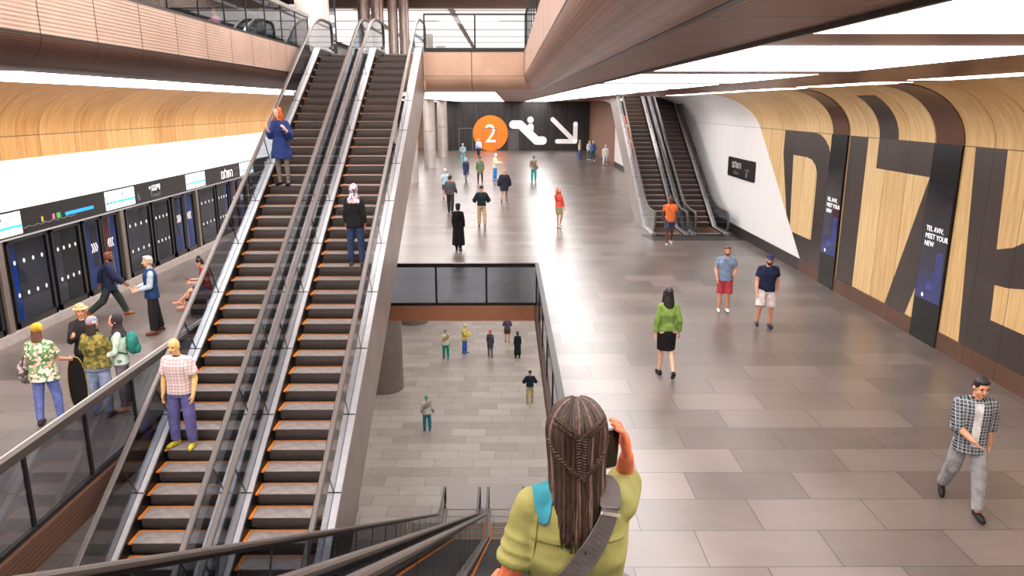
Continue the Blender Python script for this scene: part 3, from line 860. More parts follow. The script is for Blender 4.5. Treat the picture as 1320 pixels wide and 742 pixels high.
# pair descending from the camera's side to the lower hall (nosing line Z = 3.65 - SL Y)
YF0 = (3.65 - ZL) / SL
for x, lb in ((-0.10, 'descending escalator under the woman in the olive shirt on the phone'), (-1.69, 'empty descending escalator next to the one with the woman on the phone')):
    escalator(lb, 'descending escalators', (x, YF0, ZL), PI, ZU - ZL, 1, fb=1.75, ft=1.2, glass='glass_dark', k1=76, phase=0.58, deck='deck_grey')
b = MB(); b.box(-2.42, 0.62, 24.45, 26.4, ZL, ZL + 0.012); struct(b, 'floor_lower_plate', pmat('lower_plate', (150, 142, 140), 0.45, 0.3))

# ------------------------------------------------------------------ glass balustrades
def balustrade(name, label, p0, p1, z, h, nseg, rail, railw=0.09, railh=0.07, post=0.025, group=None, glass='glass_dark', cat='balustrade', base=True, post_ends=(1, 1)):
    p0 = Vector(p0); p1 = Vector(p1); L = (p1 - p0).length; d = (p1 - p0) / L
    o = empty(name, (p0.x, p0.y, z), math.atan2(d.y, d.x), label, cat, group)
    t = MB(); t.box(-0.02, L + 0.02, -railw / 2, railw / 2, h - railh, h); t.build('top_rail', rail, o)
    if base:
        t = MB(); t.box(0, L, -0.03, 0.03, 0, 0.06); t.build('base_channel', M['black'], o)
    for i in range(nseg):
        a, c = L * i / nseg, L * (i + 1) / nseg
        t = MB(); t.box(a + 0.012, c - 0.012, -0.007, 0.007, 0.03, h - railh + 0.01); t.build('pane', M[glass], o)
    for i in range(nseg + 1):
        if (i == 0 and not post_ends[0]) or (i == nseg and not post_ends[1]): continue
        a = L * i / nseg
        t = MB(); t.box(a - post / 2, a + post / 2, -0.02, 0.02, 0.0, h - railh); t.build('post', M['black'], o)
    return o
balustrade('glass_balustrade', 'glass balustrade across the far end of the floor opening', (-5.72, 18.5), (0.73, 18.5), 0, 1.1, 5, M['black'], 0.1, 0.1, 0.05)
balustrade('glass_balustrade', 'glass balustrade along the tiled concourse side of the floor opening', (0.73, 18.42), (0.73, -1.0), 0, 1.1, 11, M['dark'], 0.1, 0.06, 0.03)
o = balustrade('glass_balustrade', 'glass balustrade along the platform edge of the floor opening, beside the long escalators', (-5.74, 18.4), (-5.74, -1.0), 0, 1.1, 15, M['rail_dark'], 0.12, 0.11, 0.05)
t = MB(); t.box(0, 19.4, -0.0605, -0.035, 1.09, 1.103); t.build('rail_highlight_strip', M['steel'], o)
# upper level
balustrade('glass_balustrade', 'glass balustrade of the upper level over the bronze bulkhead beside the platform', (-5.68, 22.2), (-5.68, -11.5), ZU, 1.0, 26, M['steel'], 0.14, 0.09, 0.02)
balustrade('glass_balustrade', 'glass balustrade on the bronze cross beam at the end of the void', (-2.4, 22.4), (0.5, 22.4), ZU + 0.05, 1.0, 2, M['black'], 0.05, 0.05, 0.05, glass='glass')
balustrade('glass_balustrade', 'glass balustrade of the upper level over the rounded bronze bulkhead on the concourse side', (0.52, 22.3), (0.52, -2.0), ZU, 1.05, 18, M['black'], 0.07, 0.06, 0.03, glass='glass')
balustrade('glass_balustrade', 'inner glass partition of the upper level behind the metal columns', (-6.6, 30), (-14, 30), ZU, 2.6, 6, M['black'], 0.06, 0.06, 0.05)

# ------------------------------------------------------------------ upper level behind the glass
b = MB()
o = empty('shop_front', (-13.0, 26, ZU), 0, 'dark glazed shop front on the upper level above the platform', 'shop front')
t = MB(); t.box(-0.2, 0, -30, 4, 2.7, 3.7); t.box(-0.2, 0, -30, 4, 0, 0.25); t.build('fascia', M['dark'], o)
t = MB(); t.box(-0.08, -0.05, -30, 4, 0.25, 2.7); t.build('shop_glazing', M['black_gloss'], o)
for i in range(9):
    t = MB(); t.box(-0.16, 0.02, -30 + 4.2 * i, -29.9 + 4.2 * i, 0, 2.7); t.build('mullion', M['taupe'], o)
t = MB(); t.box(0.01, 0.03, -30, 4, 3.0, 3.12); t.build('light_line', M['light'], o)
for i, (y, w) in enumerate(((27.5, 0.5), (28.6, 0.7))):
    o = empty('hanging_sign', (-9.2, y, ZU + 2.55), 0, ('small dark hanging sign with a blue square, above the upper level glass', 'wider dark hanging sign with a blue square beside the upper level metal column')[i], 'sign', 'upper level hanging signs')
    t = MB(); t.box(-w, w, -0.04, 0.04, 0, 0.34); t.build('sign_board', M['black'], o)
    t = MB(); t.box(w - 0.3, w - 0.05, -0.05, -0.04, 0.06, 0.28); t.build('sign_square', M['screen_blue'], o)
    t = MB(); t.box(-0.01, 0.01, -0.01, 0.01, 0.34, 1.6); t.build('hanger', M['dark'], o)
# short escalator ends rising on the upper level
for i, x in enumerate((-9.4, -8.4)):
    o = empty('escalator_end', (x, 25.0, ZU), 0, ('arched handrail end of an upper level escalator, beside the man in pink', 'arched handrail end of an upper level escalator, nearer the metal column')[i], 'escalator', 'upper level escalator ends')
    pth = round_path([(0.0, 0.1), (-0.1, 0.95), (3.0, 1.0), (7.0, 3.2)], [0, 0.4, 0.6, 0], 6)
    t = MB(); t.tube([(0, a, c) for a, c in pth], 0.045, 8); t.build('handrail', M['steel'], o, True)
    t = MB(); t.prism(round_path([(0.06, 0.02), (-0.04, 0.9), (3.0, 0.95), (7.0, 3.1), (7.0, 2.3), (3.0, 0.02)], [0, .36, .6, 0, 0, 0], 5), 'x', -0.006, 0.006); t.build('glass_side', M['glass_esc'], o)
    t = MB(); t.prism([(0, 0), (3.0, 0.0), (7, 2.2), (7, 2.35), (3, 0.16), (0, 0.1)], 'x', -0.06, 0.06); t.build('deck', M['deck'], o)

# ------------------------------------------------------------------ platform side
b = MB(); b.box(XP - 0.12, XP, YB, 60, 3.85, 4.35)
b.prism([(XP + 1.5 * (1 - math.cos(R(a))), 4.35 + (ZC - 4.35) * math.sin(R(a))) for a in range(0, 91, 6)] + [(XP - 0.1, ZC), (XP - 0.1, 4.35)], 'y', YB, 60)
struct(b, 'wall_left', M['wood_plat'], smooth=True)
b = MB(); b.box(XP - 0.01, XP + 0.006, YB, 60, 4.343, 4.357); struct(b, 'trim_wood_joint_platform', bpy.data.materials['joint_brown'])
b = MB(); b.box(XP - 0.12, XP + 0.005, YB, 60, 2.79, 3.85); struct(b, 'wall_left_band', M['white_band'])
b = MB(); b.box(XP - 0.12, XP + 0.12, YB, 60, 0, 0.2); struct(b, 'baseboard_left', pmat('platform_sill', (176, 164, 158), 0.5, 0.1, noise=0.05))
b = MB(); b.box(XP - 4.2, XP - 4.0, YB, 60, -1.2, 5.4); struct(b, 'wall_tunnel', M['dark'])
b = MB(); b.box(XP - 4.2, XP - 0.12, YB, 60, -1.4, -1.2); struct(b, 'floor_tunnel', M['dark'])
b = MB(); b.box(XP - 4.2, XP - 0.12, YB, 60, 4.2, 4.4); struct(b, 'ceiling_tunnel', M['dark'])

mtl = Matrix(((0, 0, 1, 0), (1, 0, 0, 0), (0, 1, 0, 0), (0, 0, 0, 1)))   # text facing +X, reading towards +Y
P0 = 15.45
for q in range(-1, 6):
    y0 = P0 + 5.1 * q
    n = ('before the group of women', 'behind the group of women', 'beside the man in the blue vest', 'behind the seated woman', 'seen past the long escalator', 'second past the long escalator', 'third past the long escalator')[q + 1]
    # header with display
    o = empty('platform_header', (XP, y0, 2.2), 0, 'black header panel over the platform doors, ' + n, 'sign panel', 'black platform headers')
    t = MB(); t.box(-0.1, 0.05, 0.9, 6.0, 0.02, 0.59); t.build('header_board', M['black'], o)
    t = MB(); t.box(-0.1, 0.07, 0.9, 6.0, -0.018, 0.02); t.build('edge_rail', M['deck'], o)
    t = MB(); t.box(0.05, 0.062, 4.35, 5.92, 0.06, 0.55); s = t.build('display', M['screen_white'], o)
    t = MB(); t.box(0.062, 0.066, 4.35 + 0.55, 5.92, 0.21, 0.27); t.build('cyan_line', M['screen_cyan'], s)
    t = MB()
    for w in range(3): t.box(0.062, 0.066, 4.37 + 0.18 * w, 4.37 + 0.18 * w + 0.14, 0.21, 0.27)
    t.build('blue_line', M['screen_blue'], s)
    text_mesh('רחובות'[::-1], 0.22, M['grey_print'], 'display_text', s, Matrix.Translation((0.064, 5.2, 0.33)) @ mtl, 0.001, sx=0.85)
    if q == 0:
        t = MB()
        t.tube([(0.056, 0.7 + 0.09 * i, 0.17 + 0.02 * math.sin(i * 1.9)) for i in range(26)], 0.008, 4); t.build('route_line', M['grey_print'], o)
        t = MB(); t.box(0.05, 0.056, 2.5, 3.75, 0.21, 0.29); t.build('route_stops_blue', M['screen_blue'], o)
        for a, c, mm in ((1.55, 1.62, pmat('route_yellow', (200, 170, 40), 0.5)), (1.98, 2.06, pmat('route_pink', (235, 120, 150), 0.5)), (2.14, 2.3, pmat('route_green', (60, 170, 80), 0.5))):
            t = MB(); t.box(0.05, 0.057, a, c, 0.2, 0.32); t.build('route_stop', mm, o)
    elif q == 1:
        text_mesh('דיזנגוף'[::-1], 0.27, M['text_glow'], 'header_text', o, Matrix.Translation((0.053, 1.75, 0.3)) @ mtl, 0.001)
        text_mesh('Dizengoff', 0.17, M['grey_print'], 'header_text', o, Matrix.Translation((0.053, 1.8, 0.12)) @ mtl, 0.001)
        text_mesh('6', 0.3, M['grey_print'], 'header_text', o, Matrix.Translation((0.053, 1.0, 0.12)) @ mtl, 0.001)
    elif q >= 2:
        text_mesh('השלום'[::-1], 0.46, M['text_glow'], 'header_text', o, Matrix.Translation((0.053, 2.35, 0.12)) @ mtl, 0.001, sx=0.95)
        text_mesh('HaShalom', 0.15, M['grey_print'], 'header_text', o, Matrix.Translation((0.053, 3.7, 0.36)) @ mtl, 0.001)
        text_mesh('station', 0.15, M['grey_print'], 'header_text', o, Matrix.Translation((0.053, 3.7, 0.12)) @ mtl, 0.001)
    # screen-door bay: post, two fixed panes with white dots, two sliding leaves with chevrons
    o = empty('platform_door_bay', (XP, y0, 0.2), 0, 'dark glazed platform screen door bay, ' + n, 'platform doors', 'platform screen doors')
    t = MB(); t.box(-0.12, 0.06, -0.09, 0.09, 0, 1.98); t.build('post', M['taupe'], o)
    for a, c, lab in ((0.25, 1.72, 'fixed'), (1.86, 3.05, 'fixed'), (3.2, 4.02, 'door'), (4.06, 4.9, 'door')):
        t = MB(); fr = 0.07
        t.box(-0.05, 0.03, a, a + fr, 0, 1.98); t.box(-0.05, 0.03, c - fr, c, 0, 1.98); t.box(-0.05, 0.03, a, c, 0, 0.14); t.box(-0.05, 0.03, a, c, 1.9, 1.98)
        f = t.build('%s_frame' % lab, M['black'], o)
        t = MB(); t.box(-0.012, 0.0, a + fr, c - fr, 0.14, 1.9); t.build('pane', M['glass_door'], f)
        t = MB()
        if lab == 'fixed':
            for r_ in (0.72, 1.45):
                for i in range(4):
                    yy = a + 0.22 + (c - a - 0.36) * i / 3.4
                    t.rings([[(xx, yy + 0.038 * math.cos(2 * PI * k_ / 12), r_ + 0.05 * math.sin(2 * PI * k_ / 12)) for k_ in range(12)] for xx in (0.0, 0.004)])
            t.build('white_dot', M['white_paint'], f)
        else:
            sgn = 1 if a < 4 else -1; yc = (a + c) / 2 - 0.12 * sgn
            for i in range(3):
                yy = yc + 0.1 * i * sgn
                t.prism([(yy, 1.32), (yy + 0.05 * sgn, 1.32), (yy + 0.11 * sgn, 1.2), (yy + 0.05 * sgn, 1.08), (yy, 1.08), (yy + 0.06 * sgn, 1.2)], 'x', 0.0, 0.004)
            t.build('chevron', M['white_paint'], f)
    t = MB(); t.box(-0.05, 0.0, 0.09, 0.25, 0, 1.98); t.build('filler', M['black'], o)
    t = MB(); t.box(-0.05, 0.0, 4.9, 5.01, 0, 1.98); t.build('filler', M['black'], o)
# the train standing behind the doors
o = empty('metro_train', (XP - 0.5, 0, -1.0), 0, 'metro train with blue doors standing behind the platform screen doors', 'train')
t = MB(); 
L0, L1 = YB + 1, 58
t.box(-2.4, -2.35, L0, L1, 0.6, 3.5); t.box(-2.4, 0, L0, L1, 0.3, 1.15); t.box(-2.4, 0, L0, L1, 3.15, 3.6); t.build('car_body', M['train'], o)
t = MB(); t.box(-2.3, -0.1, L0, L1, 3.05, 3.12); t.build('interior_light', emat('train_light', (235, 238, 245), 2.0), o)
q = -5
while P0 + 5.1 * q + 5 < 58:
    y = P0 + 5.1 * q
    if y > L0:
        for a in (y + 0.45, y + 4.1):
            t = MB(); t.box(-0.05, 0.02, a, a + 0.24, 1.15, 3.15); t.box(-0.05, 0.02, a + 0.56, a + 0.78, 1.15, 3.15); t.box(-0.05, 0.02, a + 0.24, a + 0.56, 1.15, 1.7); t.box(-0.05, 0.02, a + 0.24, a + 0.56, 2.95, 3.15)
            dl = t.build('door_leaf', M['train_blue'], o)
            t = MB(); t.box(-0.03, 0.0, a + 0.24, a + 0.56, 1.7, 2.95); t.build('door_window', M['train_win'], dl)
        t = MB(); t.box(-0.04, 0.015, y + 0.0, y + 0.22, 1.0, 3.15); t.build('red_post', M['train_red'], o)
        t = MB(); t.box(-0.04, 0.0, y + 1.3, y + 3.1, 1.1, 1.6); t.build('side_panel', M['train'], o)
        t = MB(); t.box(-0.03, -0.01, y + 1.3, y + 3.1, 1.6, 3.15); t.build('window', M['train_win'], o)
        t = MB(); t.box(-0.05, 0.01, y + 3.1, y + 3.9, 1.15, 3.15); t.build('vestibule_panel', M['dark'], o)
    q += 1
# bench under the seated woman
o = empty('platform_bench', (-7.6, 18.2, 0), 0, 'low dark bench on the platform under the seated woman', 'bench')
t = MB(); t.box(-0.25, 0.25, -0.75, 0.75, 0.38, 0.45); t.build('bench_seat', M['dark'], o)
for yy in (-0.6, 0.6):
    t = MB(); t.box(-0.2, 0.2, yy - 0.03, yy + 0.03, 0, 0.38); t.build('leg', M['black'], o)
# ------------------------------------------------------------------ people
def rnd_cone(mb, p0, p1, r0, r1, seg=12, cap0=True, cap1=True, sq=1.0, sqdir=None):
    """tapered limb piece; cap: hemispherical end, else flat. sq squashes along sqdir"""
    p0 = Vector(p0); p1 = Vector(p1); d = p1 - p0
    if d.length < 1e-5: return
    d.normalize()
    ref = Vector(sqdir) if sqdir is not None else (Vector((1, 0, 0)) if abs(d.x) < 0.8 else Vector((0, 1, 0)))
    a = (ref - d * ref.dot(d)).normalized(); b = d.cross(a)
    rows = []
    def ring(c, r):
        rows.append([c + a * (r * sq * math.cos(2 * PI * i / seg)) + b * (r * math.sin(2 * PI * i / seg)) for i in range(seg)])
    if cap0:
        for t in (80, 50, 25): ring(p0 - d * r0 * math.sin(R(t)), r0 * math.cos(R(t)))
    ring(p0, r0); ring(p1, r1)
    if cap1:
        for t in (25, 50, 80): ring(p1 + d * r1 * math.sin(R(t)), r1 * math.cos(R(t)))
    mb.rings(rows)

def ellip(mb, c, r, rot=None, seg=16):
    c = Vector(c); rows = []
    for i in range(1, seg):
        th = PI * i / seg; row = []
        for j in range(seg):
            ph = 2 * PI * j / seg
            p = Vector((r[0] * math.sin(th) * math.cos(ph), r[1] * math.sin(th) * math.sin(ph), r[2] * math.cos(th)))
            if rot is not None: p = rot @ p
            row.append(c + p)
        rows.append(row)
    mb.rings(rows)

def fluid(mb, name, mat, parent, vox, smooth=3, fac=0.5, subsurf=0):
    """link the pieces as one continuous skin"""
    o = mb.build(name, mat, parent, False, True)
    m = o.modifiers.new('skin', 'REMESH'); m.mode = 'VOXEL'; m.voxel_size = vox; m.use_smooth_shade = True
    if smooth:
        s = o.modifiers.new('soft', 'SMOOTH'); s.factor = fac; s.iterations = smooth
    return o

class Body:
    def __init__(self, h, sex, legs, arms, lean=0, head=(0, 0), girth=1.0, twist=0):
        self.s = s = h / 1.75; self.sex = sex; self.g = girth
        f = sex == 'f'
        self.sw = (0.148 if f else 0.172); self.hw = 0.085 if f else 0.09
        self.rot = Matrix.Rotation(R(lean), 3, 'X') @ Matrix.Rotation(R(twist), 3, 'Z')
        self.pel = Vector((0, 0, 0.95))
        J = self.J = {}
        for sd, k in ((1, 'L'), (-1, 'R')):
            a, o_, kn = legs[k][:3]
            hip = Vector((sd * self.hw, 0, 0.93))
            def dr(a_, b_): return Vector((sd * math.sin(R(b_)), -math.sin(R(a_)) * math.cos(R(b_)), -math.cos(R(a_)) * math.cos(R(b_))))
            knee = hip + dr(a, o_) * 0.43
            ank = knee + dr(a - kn, o_ * 0.3) * 0.42
            fa = legs[k][3] if len(legs[k]) > 3 else (0 if abs(a - kn) < 25 else (a - kn) * 0.9)
            to = legs[k][4] if len(legs[k]) > 4 else 6
            fd = Vector((sd * math.sin(R(to)), -math.cos(R(fa)) * math.cos(R(to)), math.sin(R(fa))))
            J['hip' + k], J['knee' + k], J['ank' + k] = hip, knee, ank
            dn = Vector((0, fd.z, fd.y)); dn = Vector((0, -math.sin(R(fa)), -math.cos(R(fa))))
            J['heel' + k] = ank + dn * 0.05 - fd * 0.045
            J['toe' + k] = ank + dn * 0.055 + fd * 0.155
            J['ball' + k] = ank + dn * 0.055 + fd * 0.10
            a, o_, el = arms[k][:3]; inn = arms[k][3] if len(arms[k]) > 3 else 8
            sh = self.U(Vector((sd * self.sw, 0.008, 1.402)))
            ad = self.rot @ Vector((sd * math.sin(R(o_)), -math.sin(R(a)) * math.cos(R(o_)), -math.cos(R(a)) * math.cos(R(o_))))
            elb = sh + ad * 0.29
            o2 = o_ - inn
            fdv = self.rot @ Vector((sd * math.sin(R(o2)), -math.sin(R(a + el)) * math.cos(R(o2)), -math.cos(R(a + el)) * math.cos(R(o2))))
            wr = elb + fdv * 0.25
            J['sh' + k], J['elb' + k], J['wr' + k], J['hd' + k] = sh, elb, wr, fdv
        low = min(min(J['heel' + k].z, J['toe' + k].z) for k in 'LR') - 0.03
        self.dz = -low
        self.hrot = self.rot @ Matrix.Rotation(R(head[0]), 3, 'Z') @ Matrix.Rotation(R(head[1]), 3, 'X')
        self.neck = self.U(Vector((0, 0.012, 1.49)))
        self.hc = self.neck + self.hrot @ Vector((0, -0.03, 0.145))
    def U(self, p):
        p = Vector(p)
        if p.z <= 0.95: return p
        return self.pel + self.rot @ (p - self.pel)
    def W(self, p):      # to local metres, soles at 0
        return (Vector(p) + Vector((0, 0, self.dz))) * self.s
    def fix(self, mb):
        mb.v = [tuple(self.W(p)) for p in mb.v]; return mb
    TM = [(0.84, .160, .108), (.90, .165, .115), (1.0, .155, .112), (1.10, .148, .108), (1.25, .168, .118), (1.34, .182, .115), (1.41, .155, .095), (1.47, .075, .068)]
    TF = [(0.84, .168, .115), (.90, .175, .122), (1.0, .150, .108), (1.10, .130, .098), (1.24, .148, .118), (1.34, .155, .108), (1.405, .138, .088), (1.46, .075, .065)]
    def torso(self, mb, z0, z1, inf=0.0, seg=20, extra=()):
        T = self.TF if self.sex == 'f' else self.TM
        zs = sorted(set([z0, z1] + [t[0] for t in T if z0 < t[0] < z1]))
        rows = []
        for z in zs:
            for i in range(len(T) - 1):
                if z <= T[i + 1][0] or i == len(T) - 2:
                    t = max(0, min(1, (z - T[i][0]) / (T[i + 1][0] - T[i][0])))
                    a = T[i][1] + (T[i + 1][1] - T[i][1]) * t; b = T[i][2] + (T[i + 1][2] - T[i][2]) * t; break
            g = self.g if z < 1.38 else 1 + (self.g - 1) * 0.4
            a = a * g + inf; b = b * g + inf
            row = []
            for q in range(seg):
                c_, s_ = math.cos(2 * PI * q / seg), math.sin(2 * PI * q / seg)
                e = 0.8
                x = a * math.copysign(abs(c_) ** e, c_); y = b * math.copysign(abs(s_) ** e, s_)
                row.append(self.U((x, y, z)))
            rows.append(row)
        mb.rings(rows)
    def trap(self, mb, k, r0, r1):
        sd = 1 if k == 'L' else -1
        rnd_cone(mb, self.U((sd * 0.045, 0.018, 1.455)), self.J['sh' + k] + Vector((-sd * 0.01, 0, 0.0)), r0, r1)
    def hand(self, mb, k, fine, curl=1.0):
        J = self.J; sd = 1 if k == 'L' else -1
        d = J['hd' + k].normalized(); w = J['wr' + k]
        fw = Vector((0, -1, 0)) if abs(d.y) < 0.8 else Vector((0, 0, 1))
        a = (fw - d * fw.dot(d)).normalized()
        n = d.cross(a) * (-sd)           # palm faces the body
        if n.x * sd > 0 and abs(n.x) > 0.3: n = -n
        pc = w + d * 0.045
        rot = Matrix((a, n, d)).transposed()
        ellip(mb, pc, (0.040, 0.018, 0.052), rot, 12)
        for i, (off, ln) in enumerate(((0.028, 0.066), (0.010, 0.076), (-0.009, 0.07), (-0.027, 0.055))):
            b0 = w + d * 0.085 + a * off
            d1 = (d + n * 0.25 * curl + a * off * 2.2).normalized(); d2 = (d + n * 0.95 * curl).normalized()
            b1 = b0 + d1 * ln * 0.5; b2 = b1 + d2 * ln * 0.5
            r = 0.0095 if fine else 0.0115
            rnd_cone(mb, b0 - d * 0.02, b1, r, r * 0.92, 8); rnd_cone(mb, b1, b2, r * 0.92, r * 0.75, 8)
        t0 = w + d * 0.02 + a * 0.03; t1 = t0 + (d * 0.6 + a * 0.55 + n * 0.3).normalized() * 0.042; t2 = t1 + (d * 0.9 + a * 0.1 + n * 0.35).normalized() * 0.034
        rnd_cone(mb, t0, t1, 0.0135, 0.011, 8); rnd_cone(mb, t1, t2, 0.011, 0.009, 8)
    def build_body(self, mb, fine=False, hands=True, curl=1.0):
        J = self.J; f = self.sex == 'f'; g = 1 + (self.g - 1) * 0.5
        self.torso(mb, 0.84, 1.47)
        for k in 'LR':
            th, kn, cf, an = ((.088, .055, .05, .034) if f else (.085, .058, .054, .039))
            rnd_cone(mb, J['hip' + k], J['knee' + k], th * g, kn * g)
            mid = J['knee' + k].lerp(J['ank' + k], 0.3) + Vector((0, 0.012, 0))
            rnd_cone(mb, J['knee' + k], mid, kn * g * .95, cf * g); rnd_cone(mb, mid, J['ank' + k], cf * g, an)
            rnd_cone(mb, J['heel' + k], J['ball' + k], .033, .036, sq=1.0); rnd_cone(mb, J['ball' + k], J['toe' + k], .036, .026); rnd_cone(mb, J['ank' + k], J['heel' + k], .036, .03)
            sr, er, wr = ((.046, .036, .025) if f else (.056, .044, .030))
            self.trap(mb, k, 0.040, sr * g)
            rnd_cone(mb, J['sh' + k], J['elb' + k], sr * g, er)
            m2 = J['elb' + k].lerp(J['wr' + k], 0.3)
            rnd_cone(mb, J['elb' + k], m2, er, er * 1.0); rnd_cone(mb, m2, J['wr' + k], er, wr)
            if hands: self.hand(mb, k, fine, curl)
        # neck and head
        H = lambda x, y, z: self.hc + self.hrot @ Vector((x, y, z))
        rnd_cone(mb, self.U((0, 0.015, 1.42)), self.hc + self.hrot @ Vector((0, 0.02, -0.05)), .058 if not f else .050, .052 if not f else .046)
        ellip(mb, H(0, 0.005, 0.028), (0.074, 0.094, 0.098), self.hrot)
        ellip(mb, H(0, -0.022, -0.035), (0.058, 0.068, 0.078), self.hrot)
        ellip(mb, H(0, -0.055, -0.085), (0.030, 0.030, 0.026), self.hrot, 10)
        rnd_cone(mb, H(0, -0.085, 0.010), H(0, -0.104, -0.024), .010, .0155, 8)
        for sx in (-1, 1):
            ellip(mb, H(sx * 0.077, 0.012, -0.002), (0.012, 0.022, 0.032), self.hrot, 8)
            ellip(mb, H(sx * 0.034, -0.075, 0.030), (0.026, 0.014, 0.010), self.hrot, 8)
            ellip(mb, H(sx * 0.036, -0.062, -0.022), (0.024, 0.02, 0.022), self.hrot, 8)
    def Hp(self, x, y, z): return self.hc + self.hrot @ Vector((x, y, z))

STAND = dict(L=(2, 3, 2), R=(-2, 3, 2)); ARMS = dict(L=(0, 8, 12), R=(0, 8, 12))
WALK = dict(L=(24, 2, 8), R=(-16, 2, 22)); WALKR = dict(R=(24, 2, 8), L=(-16, 2, 22))
AWALK = dict(L=(-22, 8, 15), R=(22, 8, 25)); AWALKR = dict(R=(-22, 8, 15), L=(22, 8, 25))

def person(label, loc, yaw, h=1.7, sex='m', skin_c=(214, 160, 128), legs=STAND, arms=ARMS, lean=0, head=(0, 0), vox=0.013, girth=1.0, twist=0,
           top=None, bottom=None, shoes=(40, 38, 38), hair=None, face=False, extras=None, group=None, fine=False, ground=None):
    o = empty('person', loc, R(yaw), label, 'person', group)
    B = Body(h, sex, legs, arms, lean, head, girth, twist)
    if ground is not None: B.dz = ground
    J = B.J; f = sex == 'f'; g = 1 + (girth - 1) * 0.5
    mb = MB(); B.build_body(mb, fine); fluid(B.fix(mb), 'body', skin(skin_c), o, vox, 2, 0.4)
    sr, er, wr = ((.046, .036, .025) if f else (.056, .044, .030))
    if top:
        mb = MB(); inf = top.get('inf', 0.014)
        z0 = top.get('hem', 0.86)
        if z0 >= 0.84:
            B.torso(mb, z0, top.get('neck', 1.475), inf)
        else:
            B.torso(mb, 0.86, top.get('neck', 1.475), inf)
            hw = (0.175 if f else 0.168) * girth + inf; hd = 0.122 * girth + inf
            cx = (J['kneeL'] + J['kneeR']) / 2; sp = abs(J['kneeL'].x - J['kneeR'].x) / 2; spy = abs(J['kneeL'].y - J['kneeR'].y) / 2
            rows = []
            for i in range(6):
                t = i / 5; z = 0.90 + (z0 - 0.90) * t; fl = top.get('flare', 0.0) * t
                kk = min(1, (0.93 - z) / 0.43)
                rows.append([Vector((cx.x * kk + (hw + fl) * math.cos(2 * PI * q / 20), cx.y * kk + (hd + fl + spy * kk * 0.7) * math.sin(2 * PI * q / 20), z)) for q in range(20)])
            mb.rings(rows)
        sl = top.get('sleeve', 1.0)
        for k in 'LR':
            B.trap(mb, k, 0.036 + inf * 0.5, sr * g + inf * 0.8)
            if sl > 0:
                e = J['elb' + k] if sl >= 0.6 else J['sh' + k].lerp(J['elb' + k], sl / 0.6)
                loose = top.get('loose', 0.008)
                rnd_cone(mb, J['sh' + k], e, sr * g + inf * 0.85, er + inf + loose if sl >= 0.6 else sr * g + inf + loose * 0.4, cap1=sl >= 0.6)
                if sl > 0.6:
                    e2 = J['elb' + k].lerp(J['wr' + k], (sl - 0.6) / 0.4 * 0.97)
                    rnd_cone(mb, J['elb' + k], e2, er + inf + loose, wr + inf + loose * 0.8, cap1=False)
        if top.get('hood'):
            ellip(mb, B.U((0, 0.07, 1.46)), (0.11, 0.07, 0.07))
        fluid(B.fix(mb), top.get('name', 'shirt'), top['mat'], o, vox, 2, 0.4)
        if top.get('collar'):
            mb = MB(); rows = []
            for z, a in ((1.462, 0.066), (1.50, 0.062)):
                rows.append([B.U((a * math.cos(2 * PI * q / 16), 0.012 + a * math.sin(2 * PI * q / 16), z)) for q in range(16)])
            mb.rings(rows); B.fix(mb).build('collar', top['collar'], o, True)
        if top.get('under'):
            mb = MB(); rows = []
            for z, a in ((0.90, .035), (1.1, .042), (1.3, .045), (1.44, .05)):
                y = -(0.118 * girth + inf + 0.006 if z < 1.35 else 0.10 + inf)
                rows.append([B.U((-a, y, z)), B.U((a, y, z)), B.U((a, y + 0.03, z)), B.U((-a, y + 0.03, z))])
            mb.rings(rows); B.fix(mb).build('undershirt', top['under'], o, True)
    if bottom:
        mb = MB(); kind = bottom['kind']; inf = bottom.get('inf', 0.015)
        if kind in ('pants', 'shorts'):
            B.torso(mb, 0.84, 1.0, inf * 0.8)
            for k in 'LR':
                th, kn, an = ((.088, .055, .036) if f else (.086, .06, .042))
                if kind == 'pants':
                    w = bottom.get('wide', 0.012)
                    rnd_cone(mb, J['hip' + k], J['knee' + k], th * g + inf, kn * g + inf + w)
                    rnd_cone(mb, J['knee' + k], J['knee' + k].lerp(J['ank' + k], 0.96), kn * g + inf + w, an + inf + w, cap1=False)
                else:
                    e = J['hip' + k].lerp(J['knee' + k], bottom.get('len', 0.9))
                    rnd_cone(mb, J['hip' + k], e, th * g + inf, kn * g + inf + 0.028, cap1=False)
                    if bottom.get('len', 0.9) > 1: rnd_cone(mb, J['hip' + k], J['knee' + k], th * g + inf, kn * g + inf + 0.02)
            nm = 'trousers' if kind == 'pants' else 'shorts'
        else:
            z0 = bottom['hem']; rows = []
            cx = (J['kneeL'] + J['kneeR']) / 2; spy = abs(J['kneeL'].y - J['kneeR'].y) / 2
            for i in range(7):
                t = i / 6; z = 1.02 + (z0 - 1.02) * t; kk = max(0, min(1, (0.93 - z) / 0.43))
                hw = (0.148 + 0.042 * min(1, t * 3) + bottom.get('flare', -0.015) * t); hd = 0.108 + 0.03 * min(1, t * 3) + spy * kk * 0.6 + bottom.get('flare', -0.015) * t
                rows.append([Vector((cx.x * kk + hw * girth * math.cos(2 * PI * q / 22), cx.y * kk + hd * girth * math.sin(2 * PI * q / 22), z)) for q in range(22)])
            mb.rings(rows); nm = 'skirt'
        fluid(B.fix(mb), nm, bottom['mat'], o, vox, 2, 0.4)
